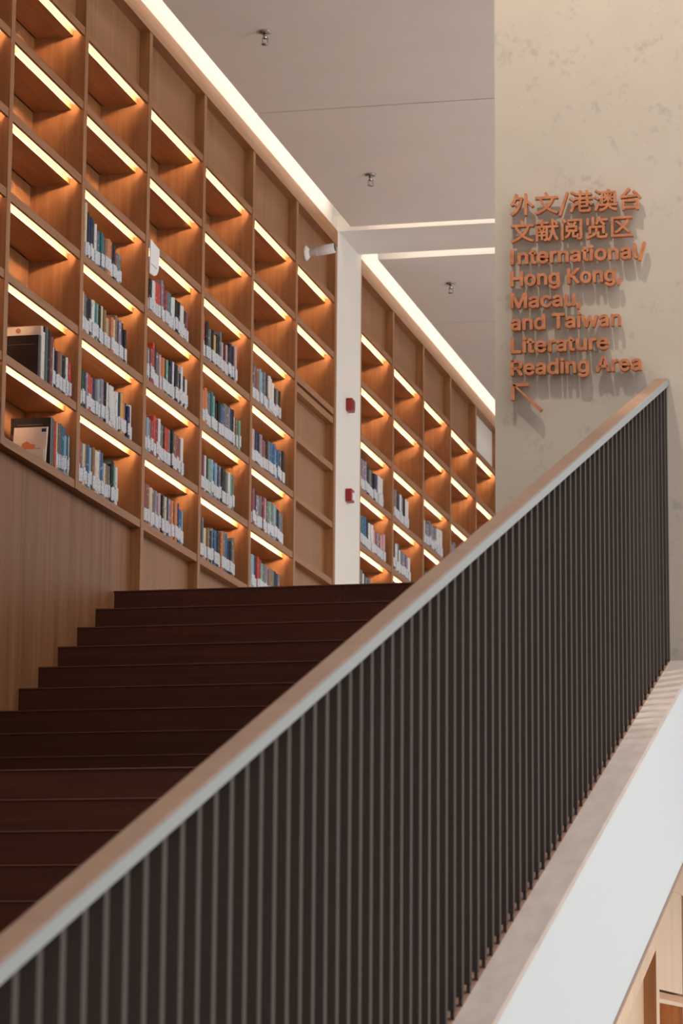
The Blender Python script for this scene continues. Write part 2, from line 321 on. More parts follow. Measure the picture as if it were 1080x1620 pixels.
for (u, r, ys, ye, codes) in CELLS:
    rnd = random.Random(u+str(r))
    ystart = ys if ys else YU[u]+.006
    n = len(codes); ws = [rnd.uniform(.65, 1.35) for _ in codes]
    s = (ye-ystart)/sum(ws); y = ystart
    zb = zrow(r+1)+GAP+BT+.001
    hh = HINT.get((u, r), []); base = rnd.uniform(.232, .25)
    group = 'books on the %s, %s' % (shelfname(u, r), UNITNAME[u])
    for i, cde in enumerate(codes):
        w = ws[i]*s; k = 1.0
        # groups of neighbouring heights
        if i == 0 or rnd.random() < .3: hk = rnd.uniform(.84, 1.08)
        h = base*(hh[i] if i < len(hh) else hk*rnd.uniform(.97, 1.03)); h = min(h, .335)
        x1 = XW-.022-rnd.uniform(0, .012); d = rnd.uniform(.15, .19)
        y0, y1 = y+.0008, y+w-.0008; y += w
        lh0 = zb+rnd.choice([.024, .028, .031, .031, .036, .044]); lh1 = lh0+min(.072, h*.33)
        count += 1
        if count <= 300:
            thick = 'thick' if ws[i] > 1.12 else ('thin' if ws[i] < .85 else 'mid-width')
            b = MB(); book_mesh(b, x1, y0, y1, zb, zb+h, d)
            o = b.build('book', BM[cde]); off = ORG[o.name]
            tag(o, '%s %s %s, %s from left, %s, %s' % (thick, BOOK[cde][0], 'small book' if u == 'A' else 'book', ORD[i], shelfname(u, r), UNITNAME[u]), 'book', group)
            MB().box(x1-.004, x1+.0016, y0+.0004, y1-.0004, lh0, lh1).build('spine_label', M['label'], o)
            MB().box(x1-d-.0015, x1-.012, y0+.0025, y1-.0025, zb+.003, zb+h+.0008).build('page_block', M['pages'], o)
        else:
            fb = far_by.setdefault(cde, MB()); book_mesh(fb, x1, y0, y1, zb, zb+h, d)
            label_far.box(x1-.004, x1+.0016, y0+.0004, y1-.0004, lh0, lh1)
print('books', count)
# the farthest books beyond the first 300: one object, one material slot per cover colour
me = bpy.data.meshes.new('far_books'); V = []; F = []; MI = []; mats = []
for cde, mb in list(far_by.items()) + [('label', label_far)]:
    mats.append(BM[cde] if cde != 'label' else M['label']); n = len(V); V += mb.v; F += [tuple(i+n for i in f) for f in mb.f]; MI += [len(mats)-1]*len(mb.f)
if V:
    off = (XW, 24.5, min(v[2] for v in V))
    me.from_pydata([(v[0]-off[0], v[1]-off[1], v[2]-off[2]) for v in V], [], F)
    for mt in mats: me.materials.append(mt)
    for p, i in zip(me.polygons, MI): p.material_index = i
    o = bpy.data.objects.new('far_books', me); C.objects.link(o); o.location = (off[0], off[1], off[2]+EYE); o['kind'] = 'stuff'
    tag(o, 'rows of small white-labelled books in the farthest filled bookcases', 'books')

# magazines and large books standing at the front of the leftmost full unit
def big_book(y, w, h, d, x1, row, cover, label, lean=0.0, band=None, name='magazine'):
    zb = zrow(row+1)+GAP+BT+.001; b = MB(); book_mesh(b, x1, y, y+w, zb, zb+h, d, lean)
    o = b.build(name, cover); tag(o, label, 'magazine' if name == 'magazine' else 'book')
    MB().slope(x1-d-.001, x1-.012, y+.002, y+w-.002, lambda q: zb+.004, lambda q: zb+h*.4).build('page_block', M['pages'], o)
    return o, zb
M['blackmag'] = mat('glossy_black_cover', (0.018, 0.017, 0.018), .3)
M['creammag'] = noisy(mat('cream_cover', (.6, .5, .42), .5), (0.62, 0.50, 0.43), (0.66, 0.55, 0.48), (2, 2, 2), 5, .4, .6, 2)
# row 4 (upper of the two): black folder in front, cream book behind standing higher, more large volumes
o, zb = big_book(14.800, .045, .225, .255, XW-.006, 4, M['blackmag'], 'thick black folder turned cover outwards, first on the upper magazine shelf')
MB().box(XW-.245, XW-.03, 14.7985, 14.8005, zb+.175, zb+.178).build('cover_line', M['trim_brown'], o)
o, zb = big_book(14.850, .030, .285, .235, XW-.010, 4, M['creammag'], 'tall cream book standing behind the black folder, upper magazine shelf')
MB().lathe(XW-.14, 14.849, zb+.262, [(0, .014), (.001, .014)], 16, (0, 1, 0)).build('orange_circle', M['letter'], o)
big_book(14.884, .040, .262, .20, XW-.014, 4, BM['w'], 'tall white spine between cream book and black volumes, upper magazine shelf', name='book')
big_book(14.927, .050, .300, .20, XW-.014, 4, M['blackmag'], 'tallest black volume in the middle of the upper magazine shelf', name='book')
big_book(14.980, .045, .290, .19, XW-.014, 4, BM['k'], 'second tall black volume, right of the tallest one, upper magazine shelf', name='book')
big_book(15.028, .035, .270, .19, XW-.014, 4, BM['m'], 'tall maroon volume right of the black ones, upper magazine shelf', name='book')
# row 5: black magazine face-out, cream book leaning before it, red volume
o, zb = big_book(15.050, .016, .262, .225, XW-.012, 5, M['blackmag'], 'black magazine turned cover outwards behind the cream book')
MB().box(XW-.200, XW-.06, 15.0485, 15.0505, zb+.222, zb+.226).box(XW-.215, XW-.05, 15.0485, 15.0505, zb+.208, zb+.211).build('title', BM['g'], o)
MB().box(XW-.232, XW-.15, 15.0485, 15.0505, zb+.15, zb+.175).build('cover_picture', BM['m'], o)
o, zb = big_book(14.990, .012, .205, .185, XW-.022, 5, M['creammag'], 'cream book with orange splash leaning in front of the black magazine', lean=.03)
sh = lambda z: 14.9885+.03*(z-zb)/.205
def on_cover(b, x0, x1, z0, z1):   # thin raised print on the leaning cover
    return b.hexa([(x0, sh(z0), z0), (x1, sh(z0), z0), (x1, sh(z0)+.0015, z0), (x0, sh(z0)+.0015, z0), (x0, sh(z1), z1), (x1, sh(z1), z1), (x1, sh(z1)+.0015, z1), (x0, sh(z1)+.0015, z1)])
b = MB(); pts = []
import itertools
for j in range(18):
    a = j*2*math.pi/18; rr_ = .034+.007*math.sin(3*a+1)+.004*math.sin(5*a)
    pts.append((XW-.125+rr_*math.cos(a), zb+.092+rr_*math.sin(a)))
b.v = [(p[0], sh(p[1]), p[1]) for p in pts]+[(p[0], sh(p[1])+.0015, p[1]) for p in pts]
b.f = [tuple(range(18)), tuple(range(18, 36))[::-1]]+[(i, (i+1) % 18, 18+(i+1) % 18, 18+i) for i in range(18)]
b.build('orange_splash', BM['o'], o)
b = MB(); on_cover(b, XW-.085, XW-.055, zb+.086, zb+.089); on_cover(b, XW-.085, XW-.055, zb+.070, zb+.073); on_cover(b, XW-.085, XW-.055, zb+.054, zb+.057); b.build('cover_text', BM['g'], o)
b = MB(); on_cover(b, XW-.055, XW-.03, zb+.178, zb+.196); b.build('corner_mark', BM['n'], o)
big_book(15.072, .045, .262, .21, XW-.016, 5, M['blackmag'], 'black volume directly right of the face-out black magazine', name='book')
big_book(15.120, .030, .255, .20, XW-.014, 5, BM['r'], 'red volume between the black magazine and the small books', name='book')

# white plate hanging on the shelf edge
pl = [(16.700, 4.800), (16.885, 4.786), (16.885, 4.70), (16.872, 4.655), (16.84, 4.622), (16.79, 4.602), (16.700, 4.597)]
t = tag(MB().prism(pl, 'x', XW+.006, XW+.012).build('shelf_plate', M['plastic']), 'white plate with a rounded lower corner hanging on a bookcase upright', 'plate')
MB().box(XW+.012, XW+.0135, 16.72, 16.83, 4.655, 4.659).build('printed_line', BM['l'], t)

# security camera on the blank top panel of the half-blank unit
t = thing('security_camera', (XW-.05, 20.76, 5.74), 'white bullet security camera on the top panel beside the white column', 'security camera')
MB().lathe(XW-.0575, 20.76, 5.80, [(0, .056), (.012, .056), (.02, .046), (.034, .03)], 24, (1, 0, 0)).build('mount_plate', M['plastic'], t, True)
MB().lathe(XW-.03, 20.76, 5.80, [(0, .024), (.045, .024), (.055, .034), (.07, .034)], 16, (1, .05, .16)).build('bracket_arm', M['plastic'], t, True)
MB().lathe(XW+.028, 20.763, 5.81, [(0, .030), (.006, .036), (.125, .036), (.130, .031)], 24, (1, .05, .16)).build('camera_body', M['plastic'], t, True)
MB().lathe(XW+.1565, 20.769, 5.831, [(0, .026), (.006, .026)], 20, (1, .05, .16)).build('lens', M['lens'], t, True)

# fire alarm boxes on the column
def alarm(z, label, extra):
    t = thing('fire_alarm', (-5.02, 21.86, z), label, 'fire alarm', 'red fire alarm boxes on the column')
    MB().box(-5.020, -4.972, 21.81, 21.91, z-.048, z+.048).build('housing', M['red_box'], t, bevel=.006)
    if extra:
        MB().box(-4.972, -4.966, 21.83, 21.89, z-.035, z+.02).build('call_button', M['plastic'], t)
    else:
        MB().box(-4.972, -4.966, 21.83, 21.89, z-.03, z+.03).build('grille', BM['m'], t)
alarm(4.921, 'upper of the two red alarm boxes on the white column', False)
alarm(4.238, 'lower red alarm box with white button on the white column', True)

# sprinklers
for i, (x, y, lb) in enumerate([(-4.454, 17.126, 'small chrome ceiling sprinkler nearest to the viewer'), (-4.474, 20.154, 'small chrome ceiling sprinkler just in front of the beam'), (-4.494, 23.182, 'small chrome ceiling sprinkler beyond the beam')]):
    t = thing('sprinkler', (x, y, ZC-.08), lb, 'sprinkler', 'ceiling sprinklers')
    MB().lathe(x, y, ZC-.001, [(0, .043), (.006, .040), (.012, .02)], 24, (0, 0, -1)).build('escutcheon', M['chrome'], t, True)
    MB().lathe(x, y, ZC-.012, [(0, .013), (.03, .013), (.034, .008)], 14, (0, 0, -1)).build('stem', M['chrome'], t, True)
    f = MB(); f.box(x-.018, x-.013, y-.003, y+.003, ZC-.078, ZC-.04); f.box(x+.013, x+.018, y-.003, y+.003, ZC-.078, ZC-.04); f.box(x-.018, x+.018, y-.004, y+.004, ZC-.046, ZC-.040); f.build('frame', M['chrome'], t)
    MB().lathe(x, y, ZC-.078, [(0, .022), (.003, .022)], 16, (0, 0, -1)).build('deflector', M['chrome'], t, True)

# ------------------------------------------------------------------ staircase
st = thing('staircase', (-3.2, 11.0, GF), 'wide dark red-brown wooden staircase rising beside the oak panel', 'staircase')
XL, XR = XW-.0535, -2.073
def step(y_front, z_top, y_back, xr, zbot=.35):
    # tread with a small overhanging nosing
    s = MB().box(XL, xr, y_front, y_back, z_top-zbot, z_top-.004).build('step', M['tread'], st)
    MB().box(XL, xr, y_front-.004, y_front+.02, z_top-.006, z_top).build('nosing', M['nosing'], s)
fr = [16.338, 16.01, 15.69, 15.372, 15.061, 14.758, 14.467, 14.158, 13.85]
RS = (2.673-LAND)/10
for k, yf in enumerate(fr):
    step(yf, TOPF-RS*k if k else TOPF+.001, (fr[k-1]+.05) if k else yf+.30, XR)
step(13.55, LAND+RS, 13.90, XR)
low = [11.56, 11.22, 10.88, 10.55, 10.20]
while len(low) < 19: low.append(low[-1]-.34)
MB().box(XL, -1.66, low[0], 14.2, LAND-.35, LAND-.002).build('landing', M['tread'], st)
MB().box(-1.66, -0.9, YWALL+.002, 14.2, LAND-.20, LAND-.003).build('landing_slab', M['string'], st)
MB().box(XL, -1.60, low[0]-.004, low[0]+.02, LAND-.005, LAND+.001).build('nosing', M['nosing'], st)
for k in range(1, 18): step(low[k], LAND-.148*k, low[k-1]+.05, -1.60)
# side string of the stairs
SL = .33115
capz = lambda y: 1.568-SL*(11.594-y)
soff = lambda y: .775-SL*(11.128-y)
YB = 2.4
MB().slope(-1.60, -1.308, YB, YWALL-.002, soff, lambda y: capz(y)-.02).build('white_string', M['string'], st)
MB().slope(-1.60, -1.306, YB, YWALL-.002, lambda y: capz(y)-.02, capz).build('coping', M['cap'], st)
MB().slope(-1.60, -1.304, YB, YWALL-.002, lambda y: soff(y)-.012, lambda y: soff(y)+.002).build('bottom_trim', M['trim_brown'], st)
MB().slope(-1.49, -1.45, YB, 8.6, lambda y: GF, lambda y: soff(y)-.012).build('under_wall', M['white'], st)

# lower oak wall under the landing
XQ = -1.6
lo = thing('panelled_cabinet', (XQ, 13.0, GF), 'pale oak cabinet wall under the white stair side, bottom right corner', 'cabinet')
trimz = lambda y: .526+SL*(y-12.633)
MB().box(XQ-.070, XQ-.052, 9.2, 12.64, GF, LAND-.01).build('back_panel', M['white_oak'], lo)
MB().slope(XQ-.052, XQ, 9.2, 12.735, trimz, lambda y: min(LAND-.01, soff(y)+.0)).build('sloping_fascia', M['white_oak'], lo)
MB().box(XQ-.052, XQ, 12.735, 14.9, .80, LAND-.01).build('fascia', M['white_oak'], lo)
MB().slope(XQ-.052, XQ, 12.64, 12.735, lambda y: GF, trimz).build('upright', M['white_oak'], lo)
MB().box(XQ-.052, XQ-.001, 12.636, 12.640, GF, .52).build('side_panel', M['oak_v'], lo)
MB().box(XQ-.052, XQ-.002, 12.735, 13.55, .372, .80).build('door', M['white_oak'], lo)
MB().box(XQ-.34, XQ-.002, 12.735, 13.55, .335, .362).build('shelf', M['oak_h'], lo)
MB().box(XQ-.016, XQ-.002, 12.735, 13.55, .318, .335).build('lip', M['white_oak'], lo)
MB().box(XQ-.020, XQ-.0165, 12.80, 13.50, .322, .331).build('light_strip', M['led_low'], lo)
MB().box(XQ-.34, XQ-.052, 12.70, 12.735, GF, .335).build('recess_side', M['oak_v'], lo)
MB().box(XQ-.35, XQ-.34, 12.64, 13.65, GF, .362).build('recess_back', M['oak_v'], lo)
MB().box(XQ-.34, XQ-.002, 13.55, 13.57, GF, .362).build('recess_side', M['oak_v'], lo)
MB().box(XQ-.070, XQ-.052, 13.572, 14.9, GF, LAND-.36).build('back_panel', M['oak_panel'], lo)
MB().box(XQ-.052, XQ, 13.62, 13.70, GF, .80).build('upright', M['white_oak'], lo)
MB().box(XQ-.06, XQ-.05, 13.572, 13.618, GF, .79).build('side_panel', M['oak_v'], lo)

# ------------------------------------------------------------------ railing
ra = thing('stair_railing', (-1.42, 7.2, .2), 'dark bronze railing of upright fins with a brown handrail rising to the concrete wall', 'railing')
M['foot'] = mat('red_brown_base_rail', (0.17, 0.085, 0.055), .5)
hz = lambda y: 2.640-SL*(11.593-y)
prof_t = .020
hr = MB().slope(-1.447, -1.3965, YB, YWALL-.003, lambda y: hz(y)+.002, lambda y: hz(y)+.019+.004).build('handrail', M['handle'], ra, bevel=.003)
MB().slope(-1.3965, -1.3925, YB, YWALL-.003, lambda y: hz(y)-.004, lambda y: hz(y)+.021).build('steel_edge', M['steel'], hr)
MB().slope(-1.460, -1.402, YB, YWALL-.004, lambda q: capz(q)-.004, lambda q: capz(q)+.003).build('base_rail', M['foot'], ra)
SP = .1030; k = 0
y = 4.085-SP*16
while y < YWALL-.03:
    MB().slope(-1.452, -1.400, y-.0125, y+.0125, lambda q: capz(y)+.022, lambda q: hz(y)-.001).box(-1.410, -1.402, y-.006, y+.006, capz(y)-.008, capz(y)+.024).build('baluster', M['fin'], ra)
    k += 1; y += SP
print('balusters', k)
MB().slope(-1.452, -1.402, YWALL-.035, YWALL-.004, lambda q: capz(q)-.001, lambda q: hz(q)).build('end_post', M['fin'], ra)

# ------------------------------------------------------------------ sign on the concrete wall
sg = thing('wall_sign', (-1.75, YWALL, 2.55), 'raised orange-brown wooden lettering with arrow on the concrete wall', 'sign')
# outlines of the letters, one list per line of the sign, in thousandths of an em
GLYPHS = [[[[[243,883],[195,704],[128,545],[41,416],[76,392],[108,366],[164,447],[214,541],[257,647],[458,647],[437,541],[410,444],[376,356],[326,396],[272,435],[218,471],[171,418],[231,376],[290,330],[341,286],[257,162],[156,64],[40,-11],[76,-41],[106,-76],[309,90],[461,348],[551,708],[497,725],[481,722],[283,722],[297,770],[309,819],[321,869]],[[642,882],[642,-83],[724,-83],[724,491],[809,416],[889,339],[950,271],[1015,327],[941,402],[848,486],[752,564],[724,542],[724,882]]],[[[1495,864],[1526,808],[1554,750],[1572,700],[1660,728],[1639,778],[1609,835],[1577,890]],[[1103,697],[1103,620],[1267,620],[1336,468],[1420,331],[1520,210],[1395,122],[1252,49],[1088,-7],[1116,-45],[1138,-82],[1303,-19],[1450,59],[1578,153],[1705,58],[1849,-19],[2012,-77],[2037,-38],[2066,-4],[1907,48],[1764,121],[1639,211],[1737,328],[1819,464],[1887,620],[2053,620],[2053,697]],[[1580,266],[1488,372],[1411,490],[1349,620],[1797,620],[1738,486],[1666,369]]],[[[2112,-188],[2183,-188],[2497,834],[2428,834]]],[[[2603,816],[2670,780],[2733,737],[2782,696],[2828,762],[2778,800],[2714,840],[2648,873]],[[2549,533],[2617,499],[2681,460],[2730,422],[2775,486],[2725,523],[2660,561],[2593,591]],[[3030,320],[3278,320],[3278,211],[3030,211]],[[3262,881],[3262,756],[3057,756],[3057,881],[2980,881],[2980,756],[2838,756],[2838,685],[2980,685],[2980,563],[2794,563],[2794,491],[2983,491],[2932,409],[2869,336],[2799,278],[2749,316],[2693,194],[2633,75],[2578,-22],[2647,-70],[2698,28],[2751,135],[2799,243],[2832,204],[2875,237],[2917,277],[2957,322],[2957,39],[2970,-30],[3014,-64],[3102,-74],[3337,-74],[3412,-60],[3450,-11],[3467,86],[3432,98],[3399,114],[3391,38],[3372,4],[3332,-4],[3106,-4],[3044,4],[3030,40],[3030,148],[3350,148],[3350,345],[3393,294],[3439,250],[3487,214],[3512,247],[3542,276],[3464,331],[3395,405],[3339,491],[3526,491],[3526,563],[3339,563],[3339,685],[3497,685],[3497,756],[3339,756],[3339,881]],[[3030,383],[3002,383],[3024,418],[3044,454],[3062,491],[3262,491],[3279,454],[3299,418],[3321,383]],[[3057,685],[3262,685],[3262,563],[3057,563]]],[[[4036,664],[4061,627],[4085,588],[4102,554],[4152,581],[4134,613],[4110,650],[4084,686]],[[4326,688],[4308,652],[4287,613],[4266,578],[4307,558],[4330,589],[4356,626],[4381,664]],[[4251,454],[4287,411],[4323,367],[4351,329],[4392,362],[4364,399],[4328,442],[4292,483]],[[3652,816],[3713,778],[3774,737],[3821,701],[3870,764],[3820,797],[3759,835],[3700,871]],[[3603,532],[3665,496],[3729,458],[3779,424],[3825,488],[3773,520],[3710,555],[3648,587]],[[3626,-26],[3696,-70],[3746,36],[3796,152],[3841,266],[3778,310],[3729,188],[3675,71]],[[4179,697],[4179,543],[4016,543],[4016,487],[4139,487],[4099,443],[4053,404],[4006,374],[4027,350],[4042,325],[4091,361],[4138,406],[4179,455],[4179,325],[4237,325],[4237,487],[4409,487],[4409,543],[4237,543],[4237,697]],[[4172,883],[4156,833],[4137,779],[3911,779],[3911,259],[3981,259],[3981,714],[4443,714],[4443,265],[4516,265],[4516,779],[4215,779],[4258,868]],[[4172,277],[4167,246],[4161,216],[3854,216],[3854,149],[4138,149],[4081,74],[3984,19],[3835,-20],[3857,-51],[3875,-85],[4035,-38],[4142,30],[4207,120],[4284,25],[4392,-43],[4533,-84],[4553,-48],[4580,-16],[4445,15],[4341,70],[4269,149],[4560,149],[4560,216],[4238,216],[4249,277]]],[[[4801,359],[4801,-83],[4881,-83],[4881,-26],[5392,-26],[5392,-81],[5476,-81],[5476,359]],[[4881,50],[4881,284],[5392,284],[5392,50]],[[4746,447],[4813,460],[5010,474],[5454,498],[5490,451],[5518,408],[5585,456],[5511,555],[5411,663],[5305,764],[5243,722],[5294,673],[5346,621],[5396,567],[4856,542],[4950,635],[5041,739],[5128,852],[5049,887],[4958,759],[4867,652],[4806,587],[4758,545],[4720,525],[4735,485]]]],
[[[[444,864],[476,808],[503,750],[522,700],[609,728],[588,778],[559,835],[526,890]],[[53,697],[53,620],[216,620],[286,468],[370,331],[470,210],[345,122],[202,49],[38,-7],[65,-45],[87,-82],[253,-19],[399,59],[527,153],[654,58],[798,-19],[961,-77],[987,-38],[1016,-4],[856,48],[714,121],[588,211],[686,328],[768,464],[836,620],[1002,620],[1002,697]],[[529,266],[438,372],[361,490],[298,620],[747,620],[688,486],[615,369]]],[[[1880,807],[1918,747],[1951,684],[1975,628],[2040,657],[2016,710],[1981,771],[1943,830]],[[1238,495],[1264,449],[1286,402],[1300,360],[1347,381],[1331,422],[1308,468],[1282,512]],[[1784,882],[1784,620],[1784,591],[1634,591],[1634,518],[1783,518],[1767,333],[1716,141],[1611,-36],[1645,-60],[1672,-88],[1750,32],[1803,162],[1835,296],[1875,148],[1929,22],[2000,-78],[2026,-44],[2057,-15],[1965,118],[1903,301],[1867,518],[2051,518],[2051,591],[1859,591],[1859,620],[1859,882]],[[1435,515],[1418,462],[1396,404],[1373,351],[1223,351],[1223,291],[1332,291],[1332,201],[1210,201],[1210,142],[1332,142],[1332,-33],[1395,-33],[1395,142],[1523,142],[1523,201],[1395,201],[1395,291],[1508,291],[1508,351],[1426,351],[1448,397],[1469,448],[1491,498]],[[1124,593],[1124,-80],[1191,-80],[1191,528],[1538,528],[1538,6],[1535,-5],[1524,-8],[1444,-8],[1457,-40],[1464,-72],[1532,-71],[1577,-60],[1600,-36],[1606,5],[1606,593],[1401,593],[1401,701],[1622,701],[1622,770],[1401,770],[1401,882],[1326,882],[1326,770],[1101,770],[1101,701],[1326,701],[1326,593]]],[[[2464,467],[2780,467],[2780,342],[2464,342]],[[2196,646],[2196,-84],[2273,-84],[2273,646]],[[2212,831],[2259,783],[2302,731],[2334,685],[2398,729],[2364,774],[2320,823],[2272,870]],[[2433,671],[2467,625],[2496,576],[2517,532],[2393,532],[2393,277],[2511,277],[2485,179],[2429,101],[2328,45],[2353,18],[2372,-14],[2487,58],[2551,154],[2581,277],[2660,277],[2660,103],[2667,49],[2693,22],[2748,15],[2843,15],[2888,25],[2913,64],[2924,142],[2892,153],[2863,169],[2856,93],[2835,78],[2757,78],[2735,82],[2730,103],[2730,277],[2854,277],[2854,532],[2732,532],[2763,579],[2794,631],[2825,684],[2748,703],[2720,647],[2686,586],[2651,532],[2524,532],[2582,560],[2561,605],[2530,654],[2495,701]],[[2471,824],[2471,753],[2980,753],[2980,14],[2976,-1],[2961,-5],[2921,-6],[2856,-4],[2871,-41],[2880,-78],[2940,-77],[2986,-74],[3020,-64],[3048,-36],[3056,14],[3056,824]]],[[[3828,658],[3882,602],[3931,542],[3967,487],[4038,521],[4001,574],[3951,632],[3895,686]],[[3272,824],[3272,527],[3349,527],[3349,824]],[[3492,872],[3492,493],[3568,493],[3568,872]],[[3706,192],[3706,27],[3717,-32],[3756,-61],[3835,-69],[4020,-69],[4085,-57],[4120,-12],[4136,80],[4099,90],[4066,107],[4060,36],[4044,5],[4013,-2],[3842,-2],[3795,3],[3785,28],[3785,192]],[[3631,342],[3631,261],[3610,168],[3497,68],[3221,-23],[3249,-54],[3271,-86],[3562,20],[3687,141],[3713,258],[3713,342]],[[3357,461],[3357,127],[3435,127],[3435,391],[3930,391],[3930,133],[4012,133],[4012,461]],[[3767,883],[3732,767],[3684,658],[3625,568],[3661,550],[3692,528],[3727,580],[3759,639],[3788,705],[4133,705],[4133,775],[3815,775],[3842,868]]],[[[5175,826],[4304,826],[4304,-53],[5202,-53],[5202,23],[4381,23],[4381,749],[5175,749]],[[4474,614],[4558,544],[4646,467],[4732,388],[4639,301],[4541,223],[4439,157],[4473,127],[4502,97],[4600,167],[4696,247],[4788,335],[4875,249],[4951,168],[5013,97],[5077,154],[5011,226],[4931,307],[4841,393],[4915,481],[4983,573],[5044,669],[4970,699],[4915,610],[4853,525],[4785,443],[4699,520],[4613,593],[4530,661]]]],
[[[[112,0],[188,0],[188,509],[112,509]]],[[[414,227],[414,0],[353,0],[353,379],[412,379],[412,287],[403,287],[424,332],[453,362],[487,379],[528,384],[564,380],[595,369],[621,349],[641,321],[653,285],[658,240],[658,0],[596,0],[596,235],[591,275],[573,304],[546,323],[510,329],[484,326],[461,317],[442,303],[427,283],[417,257]]],[[[914,379],[914,327],[717,327],[717,379]],[[775,471],[836,471],[836,98],[839,76],[846,61],[860,53],[881,50],[895,51],[912,54],[923,2],[902,-3],[878,-4],[835,2],[802,21],[782,52],[775,93]]],[[[1150,-8],[1098,-2],[1054,16],[1019,46],[993,85],[977,132],[972,187],[977,242],[993,290],[1018,329],[1053,359],[1094,378],[1143,384],[1173,382],[1203,374],[1231,361],[1257,341],[1278,315],[1295,282],[1305,242],[1309,194],[1309,169],[1012,169],[1012,221],[1276,221],[1247,202],[1244,237],[1235,269],[1220,294],[1200,314],[1174,326],[1143,330],[1111,326],[1084,313],[1062,294],[1046,270],[1037,241],[1033,211],[1033,178],[1037,139],[1048,106],[1065,80],[1089,61],[1117,50],[1150,46],[1172,48],[1191,53],[1208,61],[1223,73],[1235,88],[1243,105],[1302,91],[1291,63],[1273,39],[1249,19],[1220,4],[1187,-5]]],[[[1394,0],[1394,379],[1453,379],[1453,321],[1457,321],[1471,347],[1494,367],[1522,380],[1554,385],[1571,384],[1585,384],[1585,322],[1571,324],[1548,326],[1523,323],[1501,315],[1482,301],[1467,284],[1458,262],[1455,237],[1455,0]]],[[[1714,227],[1714,0],[1653,0],[1653,379],[1712,379],[1713,287],[1703,287],[1724,332],[1753,362],[1788,379],[1828,384],[1864,380],[1896,369],[1921,349],[1941,321],[1954,285],[1958,240],[1958,0],[1897,0],[1897,235],[1891,275],[1874,304],[1846,323],[1811,329],[1785,326],[1761,317],[1742,303],[1727,283],[1717,257]]],[[[2170,-9],[2136,-5],[2105,5],[2078,22],[2058,45],[2045,73],[2041,108],[2044,138],[2053,161],[2068,179],[2088,193],[2110,203],[2136,211],[2188,220],[2244,227],[2276,235],[2286,255],[2286,257],[2284,279],[2277,297],[2266,311],[2250,322],[2230,329],[2206,331],[2181,329],[2159,322],[2128,301],[2110,274],[2051,291],[2067,322],[2089,346],[2115,364],[2143,375],[2174,382],[2204,384],[2249,379],[2273,372],[2296,360],[2316,343],[2333,320],[2343,290],[2347,251],[2347,0],[2287,0],[2287,52],[2283,52],[2262,25],[2246,12],[2226,1],[2200,-6]],[[2181,45],[2212,49],[2238,59],[2259,74],[2274,93],[2283,115],[2286,138],[2286,190],[2270,182],[2242,176],[2210,171],[2186,168],[2145,159],[2127,150],[2114,139],[2105,124],[2102,105],[2105,87],[2112,72],[2124,61],[2140,52],[2159,47]]],[[[2603,379],[2603,327],[2406,327],[2406,379]],[[2464,471],[2525,471],[2525,98],[2528,76],[2536,61],[2549,53],[2570,50],[2585,51],[2601,54],[2612,2],[2591,-3],[2568,-4],[2524,2],[2491,21],[2471,52],[2464,93]]],[[[2679,0],[2679,379],[2741,379],[2741,0]],[[2710,443],[2694,446],[2681,455],[2671,468],[2668,483],[2671,499],[2681,512],[2694,521],[2710,524],[2727,521],[2741,512],[2750,499],[2753,483],[2750,468],[2741,455],[2727,446]]],[[[3001,-8],[2952,-2],[2910,16],[2876,46],[2849,85],[2833,133],[2828,187],[2833,243],[2849,291],[2876,330],[2910,360],[2952,378],[3001,384],[3050,378],[3092,360],[3127,330],[3153,291],[3169,243],[3174,187],[3169,133],[3153,85],[3127,46],[3092,16],[3050,-2]],[[3001,46],[3036,51],[3064,66],[3085,89],[3101,117],[3110,151],[3113,187],[3110,224],[3101,258],[3085,287],[3064,310],[3036,325],[3001,330],[2966,325],[2939,310],[2917,287],[2902,258],[2893,224],[2890,187],[2893,151],[2902,117],[2917,89],[2939,66],[2966,51]]],[[[3322,227],[3322,0],[3261,0],[3261,379],[3320,379],[3321,287],[3311,287],[3332,332],[3361,362],[3396,379],[3436,384],[3472,380],[3504,369],[3529,349],[3549,321],[3562,285],[3566,240],[3566,0],[3505,0],[3505,235],[3499,275],[3482,304],[3454,323],[3419,329],[3393,326],[3369,317],[3350,303],[3335,283],[3325,257]]],[[[3778,-9],[3744,-5],[3713,5],[3686,22],[3666,45],[3653,73],[3649,108],[3652,138],[3661,161],[3676,179],[3696,193],[3719,203],[3744,211],[3797,220],[3852,227],[3884,235],[3894,255],[3894,257],[3892,279],[3885,297],[3874,311],[3858,322],[3838,329],[3814,331],[3789,329],[3767,322],[3736,301],[3718,274],[3659,291],[3675,322],[3697,346],[3723,364],[3751,375],[3782,382],[3812,384],[3857,379],[3881,372],[3904,360],[3924,343],[3941,320],[3951,290],[3955,251],[3955,0],[3895,0],[3895,52],[3891,52],[3870,25],[3854,12],[3834,1],[3808,-6]],[[3789,45],[3820,49],[3846,59],[3867,74],[3882,93],[3891,115],[3894,138],[3894,190],[3878,182],[3850,176],[3819,171],[3794,168],[3753,159],[3735,150],[3722,139],[3713,124],[3710,105],[3713,87],[3720,72],[3732,61],[3748,52],[3767,47]]],[[[4147,-2],[4108,3],[4081,20],[4065,47],[4060,84],[4060,509],[4121,509],[4121,99],[4123,77],[4128,62],[4137,54],[4154,52],[4168,53],[4177,54],[4188,3],[4169,-1]]],[[[4432,533],[4268,-76],[4211,-76],[4375,533]]]],
